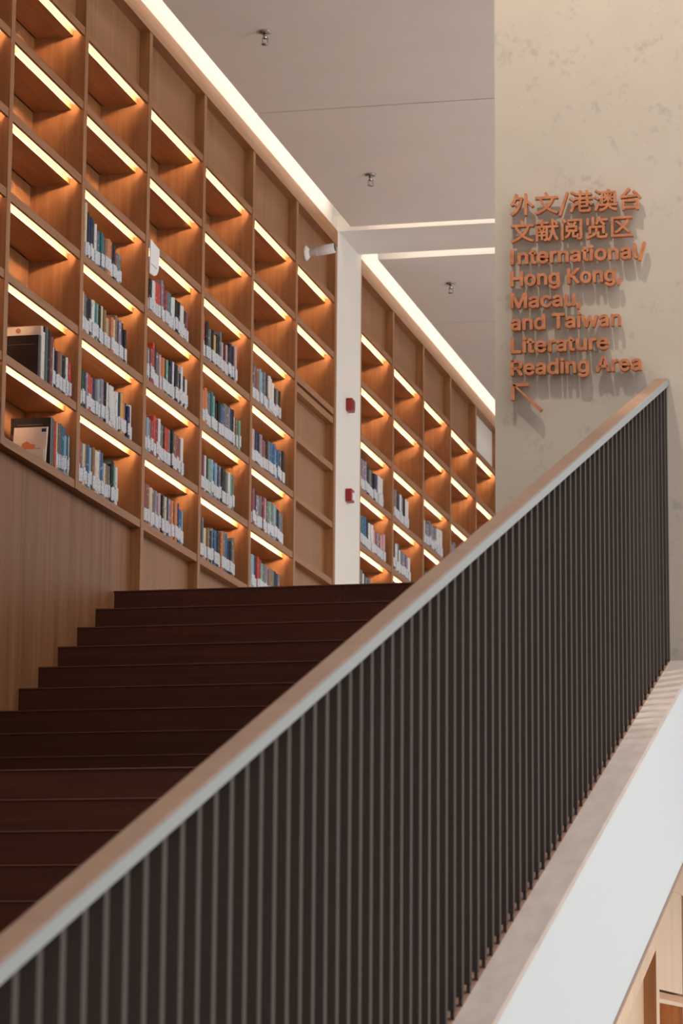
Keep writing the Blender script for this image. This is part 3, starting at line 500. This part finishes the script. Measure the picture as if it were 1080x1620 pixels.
[[[[60,0],[60,509],[125,509],[125,289],[392,289],[392,509],[457,509],[457,0],[392,0],[392,232],[125,232],[125,0]]],[[[724,-8],[676,-2],[634,16],[599,46],[573,85],[557,133],[551,187],[557,243],[573,291],[599,330],[634,360],[676,378],[724,384],[773,378],[815,360],[850,330],[876,291],[892,243],[898,187],[892,133],[876,85],[850,46],[815,16],[773,-2]],[[724,46],[759,51],[787,66],[809,89],[824,117],[833,151],[836,187],[833,224],[824,258],[809,287],[787,310],[759,325],[724,330],[690,325],[662,310],[641,287],[625,258],[616,224],[613,187],[616,151],[625,117],[641,89],[662,66],[690,51]]],[[[1046,227],[1046,0],[985,0],[985,379],[1044,379],[1044,287],[1034,287],[1056,332],[1084,362],[1119,379],[1159,384],[1196,380],[1227,369],[1253,349],[1273,321],[1285,285],[1289,240],[1289,0],[1228,0],[1228,235],[1222,275],[1205,304],[1178,323],[1142,329],[1116,326],[1093,317],[1073,303],[1058,283],[1049,257]]],[[[1549,-151],[1509,-148],[1476,-140],[1447,-127],[1424,-110],[1406,-91],[1392,-69],[1443,-41],[1463,-66],[1478,-78],[1496,-88],[1519,-95],[1549,-97],[1591,-92],[1624,-75],[1646,-47],[1653,-6],[1653,68],[1648,68],[1628,41],[1614,28],[1594,16],[1569,8],[1537,5],[1493,10],[1454,27],[1422,53],[1397,90],[1381,136],[1376,191],[1381,246],[1397,293],[1421,332],[1454,361],[1493,378],[1538,384],[1570,382],[1595,373],[1615,360],[1630,346],[1649,319],[1655,319],[1655,379],[1714,379],[1714,-9],[1709,-54],[1692,-90],[1666,-117],[1632,-136],[1593,-147]],[[1547,59],[1579,63],[1605,75],[1626,95],[1642,121],[1651,154],[1654,193],[1651,231],[1642,264],[1627,291],[1606,312],[1579,325],[1547,330],[1514,325],[1487,312],[1466,290],[1450,262],[1441,229],[1438,193],[1441,155],[1450,123],[1466,96],[1487,76],[1514,63]]],[[[2059,145],[2059,216],[2094,261],[2129,303],[2166,344],[2318,509],[2403,509],[2186,276],[2182,276]],[[2015,0],[2015,509],[2079,509],[2079,334],[2079,225],[2079,193],[2079,0]],[[2327,0],[2142,259],[2183,309],[2403,0]]],[[[2629,-8],[2580,-2],[2538,16],[2503,46],[2477,85],[2461,133],[2455,187],[2461,243],[2477,291],[2503,330],[2538,360],[2580,378],[2629,384],[2677,378],[2720,360],[2755,330],[2781,291],[2797,243],[2802,187],[2797,133],[2781,85],[2755,46],[2720,16],[2677,-2]],[[2629,46],[2663,51],[2692,66],[2713,89],[2728,117],[2737,151],[2741,187],[2737,224],[2728,258],[2713,287],[2692,310],[2663,325],[2629,330],[2594,325],[2566,310],[2545,287],[2530,258],[2521,224],[2518,187],[2521,151],[2530,117],[2545,89],[2566,66],[2594,51]]],[[[2950,227],[2950,0],[2889,0],[2889,379],[2948,379],[2948,287],[2939,287],[2960,332],[2989,362],[3024,379],[3064,384],[3100,380],[3131,369],[3157,349],[3177,321],[3189,285],[3194,240],[3194,0],[3132,0],[3132,235],[3127,275],[3109,304],[3082,323],[3046,329],[3020,326],[2997,317],[2978,303],[2963,283],[2953,257]]],[[[3453,-151],[3414,-148],[3380,-140],[3352,-127],[3328,-110],[3310,-91],[3297,-69],[3348,-41],[3368,-66],[3382,-78],[3400,-88],[3424,-95],[3453,-97],[3495,-92],[3528,-75],[3550,-47],[3558,-6],[3558,68],[3552,68],[3533,41],[3518,28],[3498,16],[3473,8],[3441,5],[3398,10],[3359,27],[3326,53],[3301,90],[3286,136],[3280,191],[3286,246],[3301,293],[3326,332],[3358,361],[3398,378],[3442,384],[3474,382],[3500,373],[3519,360],[3534,346],[3554,319],[3559,319],[3559,379],[3619,379],[3619,-9],[3613,-54],[3596,-90],[3570,-117],[3537,-136],[3497,-147]],[[3451,59],[3483,63],[3510,75],[3531,95],[3546,121],[3555,154],[3559,193],[3555,231],[3546,264],[3531,291],[3510,312],[3483,325],[3451,330],[3418,325],[3391,312],[3370,290],[3355,262],[3346,229],[3342,193],[3346,155],[3355,123],[3370,96],[3392,76],[3419,63]]],[[[3709,-119],[3739,71],[3808,71],[3756,-119]]]],
[[[[60,0],[60,509],[152,509],[277,187],[287,159],[299,123],[311,84],[322,49],[307,49],[318,83],[330,121],[342,158],[352,187],[476,509],[568,509],[568,0],[504,0],[504,291],[504,327],[505,369],[506,413],[507,457],[513,457],[498,409],[482,363],[467,322],[456,291],[342,0],[286,0],[170,291],[159,321],[145,361],[129,408],[112,457],[119,457],[120,416],[121,372],[122,328],[122,291],[122,0]]],[[[788,-9],[754,-5],[723,5],[696,22],[676,45],[663,73],[659,108],[662,138],[671,161],[686,179],[706,193],[728,203],[753,211],[806,220],[862,227],[893,235],[904,255],[904,257],[902,279],[895,297],[884,311],[868,322],[848,329],[824,331],[799,329],[777,322],[746,301],[728,274],[669,291],[685,322],[707,346],[732,364],[761,375],[792,382],[822,384],[867,379],[891,372],[914,360],[934,343],[950,320],[961,290],[965,251],[965,0],[905,0],[905,52],[901,52],[880,25],[864,12],[843,1],[818,-6]],[[799,45],[830,49],[856,59],[877,74],[892,93],[901,115],[904,138],[904,190],[888,182],[860,176],[828,171],[804,168],[763,159],[745,150],[732,139],[723,124],[720,105],[723,87],[730,72],[742,61],[758,52],[777,47]]],[[[1225,-8],[1176,-2],[1134,16],[1100,46],[1073,85],[1057,133],[1052,187],[1057,243],[1073,291],[1100,330],[1134,360],[1176,378],[1225,384],[1252,383],[1277,377],[1301,368],[1322,356],[1341,341],[1357,322],[1370,301],[1379,277],[1320,262],[1308,289],[1287,311],[1259,325],[1225,330],[1190,325],[1163,310],[1141,287],[1126,258],[1117,224],[1114,187],[1117,151],[1126,117],[1141,89],[1163,66],[1190,51],[1225,46],[1260,52],[1288,66],[1309,89],[1322,117],[1380,102],[1371,78],[1359,56],[1343,37],[1324,21],[1302,9],[1278,-1],[1252,-6]]],[[[1573,-9],[1539,-5],[1508,5],[1481,22],[1461,45],[1448,73],[1443,108],[1447,138],[1456,161],[1471,179],[1491,193],[1513,203],[1538,211],[1591,220],[1647,227],[1678,235],[1689,255],[1689,257],[1686,279],[1680,297],[1669,311],[1653,322],[1633,329],[1609,331],[1584,329],[1562,322],[1531,301],[1513,274],[1454,291],[1470,322],[1492,346],[1517,364],[1546,375],[1576,382],[1607,384],[1652,379],[1676,372],[1699,360],[1719,343],[1735,320],[1746,290],[1750,251],[1750,0],[1690,0],[1690,52],[1686,52],[1665,25],[1649,12],[1628,1],[1603,-6]],[[1583,45],[1615,49],[1641,59],[1662,74],[1677,93],[1686,115],[1689,138],[1689,190],[1673,182],[1644,176],[1613,171],[1589,168],[1547,159],[1530,150],[1517,139],[1508,124],[1505,105],[1507,87],[1515,72],[1527,61],[1543,52],[1562,47]]],[[[1985,-5],[1949,-1],[1917,11],[1891,31],[1871,59],[1859,95],[1855,139],[1855,379],[1916,379],[1916,144],[1922,105],[1939,75],[1967,56],[2002,50],[2028,53],[2051,62],[2071,77],[2086,97],[2095,122],[2098,153],[2098,379],[2159,379],[2159,0],[2100,0],[2100,92],[2110,92],[2088,47],[2059,17],[2024,0]]],[[[2250,-119],[2280,71],[2349,71],[2297,-119]]]],
[[[[160,-9],[126,-5],[94,5],[68,22],[48,45],[35,73],[30,108],[34,138],[43,161],[58,179],[78,193],[100,203],[125,211],[178,220],[234,227],[265,235],[276,255],[276,257],[273,279],[267,297],[256,311],[240,322],[220,329],[196,331],[171,329],[149,322],[118,301],[100,274],[41,291],[57,322],[79,346],[104,364],[133,375],[163,382],[194,384],[239,379],[263,372],[286,360],[306,343],[322,320],[333,290],[337,251],[337,0],[277,0],[277,52],[272,52],[252,25],[236,12],[215,1],[190,-6]],[[170,45],[202,49],[228,59],[248,74],[263,93],[272,115],[276,138],[276,190],[259,182],[231,176],[200,171],[175,168],[134,159],[117,150],[103,139],[95,124],[92,105],[94,87],[102,72],[114,61],[130,52],[149,47]]],[[[503,227],[503,0],[442,0],[442,379],[501,379],[501,287],[492,287],[513,332],[541,362],[576,379],[617,384],[653,380],[684,369],[710,349],[730,321],[742,285],[746,240],[746,0],[685,0],[685,235],[679,275],[662,304],[635,323],[599,329],[573,326],[550,317],[530,303],[516,283],[506,257]]],[[[994,-8],[950,-2],[910,16],[878,45],[854,84],[838,133],[833,189],[838,245],[854,293],[878,332],[911,361],[950,378],[995,384],[1027,381],[1052,373],[1071,360],[1086,346],[1105,319],[1110,319],[1110,509],[1171,509],[1171,0],[1112,0],[1112,59],[1105,59],[1086,31],[1071,17],[1051,4],[1026,-5]],[[1003,47],[1035,51],[1062,65],[1083,86],[1098,115],[1108,150],[1111,189],[1108,229],[1098,263],[1083,291],[1062,312],[1036,325],[1003,330],[971,325],[943,311],[922,290],[907,261],[898,227],[895,189],[898,151],[907,117],[923,88],[944,66],[971,51]]],[[[1443,452],[1443,509],[1828,509],[1828,452],[1668,452],[1668,0],[1604,0],[1604,452]]],[[[2019,-9],[1985,-5],[1954,5],[1928,22],[1907,45],[1894,73],[1890,108],[1893,138],[1903,161],[1918,179],[1937,193],[1960,203],[1985,211],[2038,220],[2093,227],[2125,235],[2135,255],[2135,257],[2133,279],[2126,297],[2115,311],[2100,322],[2080,329],[2055,331],[2030,329],[2009,322],[1977,301],[1960,274],[1901,291],[1917,322],[1938,346],[1964,364],[1993,375],[2023,382],[2054,384],[2099,379],[2123,372],[2145,360],[2166,343],[2182,320],[2193,290],[2196,251],[2196,0],[2136,0],[2136,52],[2132,52],[2112,25],[2095,12],[2075,1],[2050,-6]],[[2030,45],[2061,49],[2088,59],[2108,74],[2123,93],[2132,115],[2135,138],[2135,190],[2119,182],[2091,176],[2060,171],[2035,168],[1994,159],[1977,150],[1963,139],[1954,124],[1952,105],[1954,87],[1962,72],[1974,61],[1989,52],[2008,47]]],[[[2301,0],[2301,379],[2363,379],[2363,0]],[[2333,443],[2316,446],[2303,455],[2293,468],[2290,483],[2293,499],[2303,512],[2316,521],[2333,524],[2349,521],[2363,512],[2372,499],[2375,483],[2372,468],[2363,455],[2349,446]]],[[[2553,0],[2438,379],[2503,379],[2549,214],[2569,137],[2591,41],[2580,41],[2601,135],[2622,214],[2667,379],[2732,379],[2777,214],[2797,136],[2818,41],[2807,41],[2828,135],[2849,214],[2896,379],[2960,379],[2845,0],[2784,0],[2734,172],[2720,225],[2706,280],[2692,338],[2706,338],[2692,280],[2678,225],[2663,172],[2614,0]]],[[[3142,-9],[3108,-5],[3077,5],[3051,22],[3030,45],[3017,73],[3013,108],[3016,138],[3026,161],[3041,179],[3060,193],[3083,203],[3108,211],[3161,220],[3216,227],[3248,235],[3258,255],[3258,257],[3256,279],[3249,297],[3238,311],[3222,322],[3202,329],[3178,331],[3153,329],[3132,322],[3100,301],[3083,274],[3024,291],[3040,322],[3061,346],[3087,364],[3116,375],[3146,382],[3177,384],[3222,379],[3246,372],[3268,360],[3289,343],[3305,320],[3316,290],[3319,251],[3319,0],[3259,0],[3259,52],[3255,52],[3235,25],[3218,12],[3198,1],[3173,-6]],[[3153,45],[3184,49],[3210,59],[3231,74],[3246,93],[3255,115],[3258,138],[3258,190],[3242,182],[3214,176],[3183,171],[3158,168],[3117,159],[3100,150],[3086,139],[3077,124],[3074,105],[3077,87],[3084,72],[3096,61],[3112,52],[3131,47]]],[[[3485,227],[3485,0],[3424,0],[3424,379],[3483,379],[3484,287],[3474,287],[3495,332],[3524,362],[3559,379],[3599,384],[3635,380],[3667,369],[3693,349],[3712,321],[3725,285],[3729,240],[3729,0],[3668,0],[3668,235],[3662,275],[3645,304],[3617,323],[3582,329],[3556,326],[3533,317],[3513,303],[3498,283],[3489,257]]]],
[[[[60,0],[60,509],[125,509],[125,57],[361,57],[361,0]]],[[[446,0],[446,379],[507,379],[507,0]],[[477,443],[460,446],[447,455],[437,468],[434,483],[437,499],[447,512],[460,521],[477,524],[493,521],[507,512],[516,499],[519,483],[516,468],[507,455],[493,446]]],[[[763,379],[763,327],[566,327],[566,379]],[[624,471],[686,471],[686,98],[688,76],[696,61],[709,53],[730,50],[745,51],[761,54],[773,2],[751,-3],[728,-4],[684,2],[652,21],[631,52],[624,93]]],[[[999,-8],[948,-2],[904,16],[869,46],[843,85],[826,132],[821,187],[826,242],[842,290],[868,329],[902,359],[944,378],[992,384],[1023,382],[1053,374],[1081,361],[1106,341],[1128,315],[1144,282],[1155,242],[1158,194],[1158,169],[862,169],[862,221],[1125,221],[1097,202],[1094,237],[1085,269],[1070,294],[1050,314],[1024,326],[992,330],[960,326],[933,313],[912,294],[896,270],[886,241],[883,211],[883,178],[887,139],[897,106],[915,80],[938,61],[966,50],[999,46],[1021,48],[1041,53],[1058,61],[1072,73],[1084,88],[1093,105],[1152,91],[1140,63],[1122,39],[1098,19],[1069,4],[1036,-5]]],[[[1243,0],[1243,379],[1302,379],[1302,321],[1306,321],[1321,347],[1343,367],[1372,380],[1404,385],[1420,384],[1434,384],[1434,322],[1421,324],[1398,326],[1372,323],[1350,315],[1331,301],[1317,284],[1308,262],[1305,237],[1305,0]]],[[[1610,-9],[1575,-5],[1544,5],[1518,22],[1498,45],[1485,73],[1480,108],[1484,138],[1493,161],[1508,179],[1527,193],[1550,203],[1575,211],[1628,220],[1684,227],[1715,235],[1726,255],[1726,257],[1723,279],[1717,297],[1705,311],[1690,322],[1670,329],[1646,331],[1621,329],[1599,322],[1568,301],[1550,274],[1491,291],[1507,322],[1529,346],[1554,364],[1583,375],[1613,382],[1644,384],[1689,379],[1713,372],[1736,360],[1756,343],[1772,320],[1783,290],[1787,251],[1787,0],[1727,0],[1727,52],[1722,52],[1702,25],[1686,12],[1665,1],[1640,-6]],[[1620,45],[1652,49],[1678,59],[1698,74],[1713,93],[1722,115],[1726,138],[1726,190],[1709,182],[1681,176],[1650,171],[1625,168],[1584,159],[1567,150],[1553,139],[1545,124],[1542,105],[1544,87],[1552,72],[1564,61],[1580,52],[1599,47]]],[[[2043,379],[2043,327],[1846,327],[1846,379]],[[1904,471],[1965,471],[1965,98],[1968,76],[1975,61],[1989,53],[2010,50],[2024,51],[2041,54],[2052,2],[2031,-3],[2008,-4],[1964,2],[1931,21],[1911,52],[1904,93]]],[[[2249,-5],[2213,-1],[2181,11],[2155,31],[2136,59],[2123,95],[2119,139],[2119,379],[2180,379],[2180,144],[2186,105],[2203,75],[2231,56],[2267,50],[2293,53],[2316,62],[2335,77],[2350,97],[2359,122],[2363,153],[2363,379],[2424,379],[2424,0],[2365,0],[2365,92],[2374,92],[2352,47],[2324,17],[2289,0]]],[[[2529,0],[2529,379],[2588,379],[2588,321],[2592,321],[2607,347],[2629,367],[2657,380],[2690,385],[2706,384],[2720,384],[2720,322],[2707,324],[2684,326],[2658,323],[2636,315],[2617,301],[2602,284],[2593,262],[2590,237],[2590,0]]],[[[2948,-8],[2896,-2],[2853,16],[2817,46],[2791,85],[2775,132],[2770,187],[2775,242],[2791,290],[2817,329],[2851,359],[2893,378],[2941,384],[2972,382],[3002,374],[3030,361],[3055,341],[3076,315],[3093,282],[3103,242],[3107,194],[3107,169],[2811,169],[2811,221],[3074,221],[3045,202],[3042,237],[3033,269],[3019,294],[2998,314],[2972,326],[2941,330],[2909,326],[2882,313],[2860,294],[2845,270],[2835,241],[2832,211],[2832,178],[2835,139],[2846,106],[2864,80],[2887,61],[2915,50],[2948,46],[2970,48],[2989,53],[3007,61],[3021,73],[3033,88],[3041,105],[3101,91],[3089,63],[3071,39],[3047,19],[3018,4],[2985,-5]]]],
[[[[60,0],[60,509],[125,509],[125,0]],[[85,509],[236,509],[290,504],[333,489],[367,465],[390,433],[405,395],[409,352],[405,309],[390,271],[367,240],[333,217],[289,203],[236,198],[96,198],[96,255],[234,255],[269,258],[298,267],[319,281],[334,300],[342,324],[345,352],[342,380],[334,405],[319,425],[298,440],[269,449],[233,452],[85,452]],[[353,0],[230,229],[303,229],[428,0]]],[[[661,-8],[610,-2],[566,16],[531,46],[505,85],[488,132],[483,187],[488,242],[504,290],[530,329],[564,359],[606,378],[654,384],[685,382],[715,374],[743,361],[768,341],[790,315],[806,282],[817,242],[820,194],[820,169],[524,169],[524,221],[787,221],[759,202],[756,237],[747,269],[732,294],[712,314],[686,326],[654,330],[622,326],[595,313],[574,294],[558,270],[548,241],[545,211],[545,178],[549,139],[559,106],[577,80],[600,61],[628,50],[661,46],[683,48],[703,53],[720,61],[734,73],[746,88],[755,105],[814,91],[802,63],[784,39],[760,19],[731,4],[698,-5]]],[[[1013,-9],[978,-5],[947,5],[921,22],[900,45],[888,73],[883,108],[886,138],[896,161],[911,179],[930,193],[953,203],[978,211],[1031,220],[1087,227],[1118,235],[1128,255],[1128,257],[1126,279],[1119,297],[1108,311],[1093,322],[1073,329],[1048,331],[1023,329],[1002,322],[970,301],[953,274],[894,291],[910,322],[931,346],[957,364],[986,375],[1016,382],[1047,384],[1092,379],[1116,372],[1139,360],[1159,343],[1175,320],[1186,290],[1189,251],[1189,0],[1129,0],[1129,52],[1125,52],[1105,25],[1089,12],[1068,1],[1043,-6]],[[1023,45],[1055,49],[1081,59],[1101,74],[1116,93],[1125,115],[1128,138],[1128,190],[1112,182],[1084,176],[1053,171],[1028,168],[987,159],[970,150],[956,139],[948,124],[945,105],[947,87],[955,72],[967,61],[983,52],[1002,47]]],[[[1437,-8],[1393,-2],[1354,16],[1321,45],[1297,84],[1281,133],[1276,189],[1281,245],[1297,293],[1321,332],[1354,361],[1393,378],[1438,384],[1470,381],[1495,373],[1515,360],[1529,346],[1548,319],[1553,319],[1553,509],[1614,509],[1614,0],[1555,0],[1555,59],[1549,59],[1529,31],[1514,17],[1494,4],[1469,-5]],[[1447,47],[1478,51],[1505,65],[1526,86],[1541,115],[1551,150],[1554,189],[1551,229],[1542,263],[1527,291],[1505,312],[1479,325],[1447,330],[1414,325],[1387,311],[1366,290],[1350,261],[1341,227],[1338,189],[1341,151],[1351,117],[1366,88],[1387,66],[1414,51]]],[[[1719,0],[1719,379],[1780,379],[1780,0]],[[1750,443],[1734,446],[1720,455],[1711,468],[1708,483],[1711,499],[1720,512],[1734,521],[1750,524],[1767,521],[1780,512],[1790,499],[1793,483],[1790,468],[1780,455],[1767,446]]],[[[1947,227],[1947,0],[1886,0],[1886,379],[1945,379],[1945,287],[1935,287],[1957,332],[1985,362],[2020,379],[2060,384],[2097,380],[2128,369],[2154,349],[2174,321],[2186,285],[2190,240],[2190,0],[2129,0],[2129,235],[2123,275],[2106,304],[2079,323],[2043,329],[2017,326],[1994,317],[1974,303],[1959,283],[1950,257]]],[[[2450,-151],[2410,-148],[2377,-140],[2348,-127],[2325,-110],[2307,-91],[2293,-69],[2344,-41],[2364,-66],[2379,-78],[2397,-88],[2420,-95],[2450,-97],[2492,-92],[2525,-75],[2547,-47],[2554,-6],[2554,68],[2549,68],[2529,41],[2515,28],[2495,16],[2470,8],[2438,5],[2394,10],[2355,27],[2323,53],[2298,90],[2282,136],[2277,191],[2282,246],[2298,293],[2322,332],[2355,361],[2394,378],[2439,384],[2471,382],[2496,373],[2516,360],[2531,346],[2550,319],[2556,319],[2556,379],[2615,379],[2615,-9],[2610,-54],[2593,-90],[2567,-117],[2533,-136],[2494,-147]],[[2448,59],[2480,63],[2506,75],[2527,95],[2543,121],[2552,154],[2555,193],[2552,231],[2543,264],[2528,291],[2507,312],[2480,325],[2448,330],[2415,325],[2388,312],[2367,290],[2351,262],[2342,229],[2339,193],[2342,155],[2351,123],[2367,96],[2388,76],[2415,63]]],[[[2872,0],[3057,509],[3132,509],[3319,0],[3251,0],[3143,302],[3120,372],[3088,478],[3101,478],[3068,371],[3046,302],[2941,0]],[[2966,142],[2966,199],[3225,199],[3225,142]]],[[[3388,0],[3388,379],[3447,379],[3447,321],[3451,321],[3465,347],[3488,367],[3516,380],[3548,385],[3565,384],[3579,384],[3579,322],[3565,324],[3542,326],[3517,323],[3494,315],[3475,301],[3461,284],[3452,262],[3449,237],[3449,0]]],[[[3806,-8],[3755,-2],[3711,16],[3676,46],[3650,85],[3634,132],[3629,187],[3634,242],[3650,290],[3675,329],[3709,359],[3751,378],[3800,384],[3830,382],[3860,374],[3888,361],[3914,341],[3935,315],[3952,282],[3962,242],[3966,194],[3966,169],[3669,169],[3669,221],[3932,221],[3904,202],[3901,237],[3892,269],[3877,294],[3857,314],[3831,326],[3800,330],[3768,326],[3741,313],[3719,294],[3703,270],[3694,241],[3690,211],[3690,178],[3694,139],[3705,106],[3722,80],[3745,61],[3774,50],[3807,46],[3829,48],[3848,53],[3865,61],[3880,73],[3892,88],[3900,105],[3959,91],[3948,63],[3929,39],[3906,19],[3877,4],[3844,-5]]],[[[4158,-9],[4124,-5],[4093,5],[4066,22],[4046,45],[4033,73],[4029,108],[4032,138],[4041,161],[4056,179],[4076,193],[4098,203],[4124,211],[4177,220],[4232,227],[4264,235],[4274,255],[4274,257],[4272,279],[4265,297],[4254,311],[4238,322],[4218,329],[4194,331],[4169,329],[4147,322],[4116,301],[4098,274],[4039,291],[4055,322],[4077,346],[4103,364],[4131,375],[4162,382],[4192,384],[4237,379],[4261,372],[4284,360],[4304,343],[4321,320],[4331,290],[4335,251],[4335,0],[4275,0],[4275,52],[4271,52],[4250,25],[4234,12],[4214,1],[4188,-6]],[[4169,45],[4200,49],[4226,59],[4247,74],[4262,93],[4271,115],[4274,138],[4274,190],[4258,182],[4230,176],[4199,171],[4174,168],[4133,159],[4115,150],[4102,139],[4093,124],[4090,105],[4093,87],[4100,72],[4112,61],[4128,52],[4147,47]]]]]
OFFS = [(1, 0), (-1, 0), (0, 1), (0, -1), (.7, .7), (-.7, .7), (.7, -.7), (-.7, -.7)]
def sign_line(chars, x_left, z_base, width, height, base, top, bold):
    """each letter: its outline filled and extruded, thickened by a small stroke"""
    xs = [p[0] for c in chars for s_ in c for p in s_]; x0, x1 = min(xs), max(xs)
    sx = width/(x1-x0); sz = height/(top-base)
    def contour_groups(c):
        """every outer contour with the holes that lie in it, so that overlapping strokes stay filled"""
        ar_ = [sum(p[i-1][0]*p[i][1]-p[i][0]*p[i-1][1] for i in range(len(p))) for p in c]
        sg_ = max(ar_, key=abs) > 0
        outer = [p for p, a_ in zip(c, ar_) if (a_ > 0) == sg_]; holes = [p for p, a_ in zip(c, ar_) if (a_ > 0) != sg_]
        def inside(q, p):
            r_ = False
            for i in range(len(p)):
                (xa, ya_), (xb, yb_) = p[i-1], p[i]
                if (ya_ > q[1]) != (yb_ > q[1]) and q[0] < (xb-xa)*(q[1]-ya_)/(yb_-ya_)+xa: r_ = not r_
            return r_
        return [[o_]+[h for h in holes if sum(inside(q, o_) for q in h) > .6*len(h)] for o_ in outer]
    for c in chars:
      V = []; F = []
      for c in contour_groups(c):
        cu = bpy.data.curves.new('glyph', 'CURVE'); cu.dimensions = '2D'; cu.fill_mode = 'BOTH'; cu.extrude = .5
        for s_ in c:
            sp = cu.splines.new('POLY'); sp.points.add(len(s_)-1); sp.use_cyclic_u = True
            for q, p in zip(sp.points, s_): q.co = ((p[0]-x0)*sx*100, (p[1]-base)*sz*100, 0, 1)
        o = bpy.data.objects.new('glyph', cu); C.objects.link(o)
        dg = bpy.context.evaluated_depsgraph_get(); dg.update()
        me = bpy.data.meshes.new_from_object(o.evaluated_get(dg)); bpy.data.objects.remove(o)
        for q_, (dx_, dz_) in enumerate(OFFS):
            n = len(V)
            V += [(x_left+v.co.x/100+dx_*bold, YWALL-.029-v.co.z*.022*(1-.01*q_), z_base+v.co.y/100+dz_*bold) for v in me.vertices]
            F += [tuple(i+n for i in p.vertices) for p in me.polygons]
      mesh_obj('sign_letter', V, F, M['letter'], sg)
XS = -2.003
for chars, (zb_, wd, ht, b0, t0, bo) in zip(GLYPHS, [(3.337, .512, .086, -83, 883, .0016), (3.228, .480, .086, -83, 883, .0016),
        (3.141, .528, .057, 0, 509, .0028), (3.053, .430, .057, 0, 509, .0028), (2.964, .273, .057, 0, 509, .0028), (2.876, .428, .057, 0, 509, .0028), (2.785, .380, .057, 0, 509, .0028), (2.696, .506, .057, 0, 509, .0028)]):
    sign_line(chars, XS, zb_, wd, ht, b0, t0, bo)
ar = MB(); ya, yb = YWALL-.040, YWALL-.018
ar.box(XS, XS+.068, ya, yb, 2.650, 2.663); ar.box(XS, XS+.013, ya, yb, 2.597, 2.650)
ar.prism([(XS+.004, 2.659), (XS+.013, 2.650+.009), (XS+.122, 2.556), (XS+.113, 2.547)], 'y', ya, yb)
ar.build('arrow', M['letter'], sg)
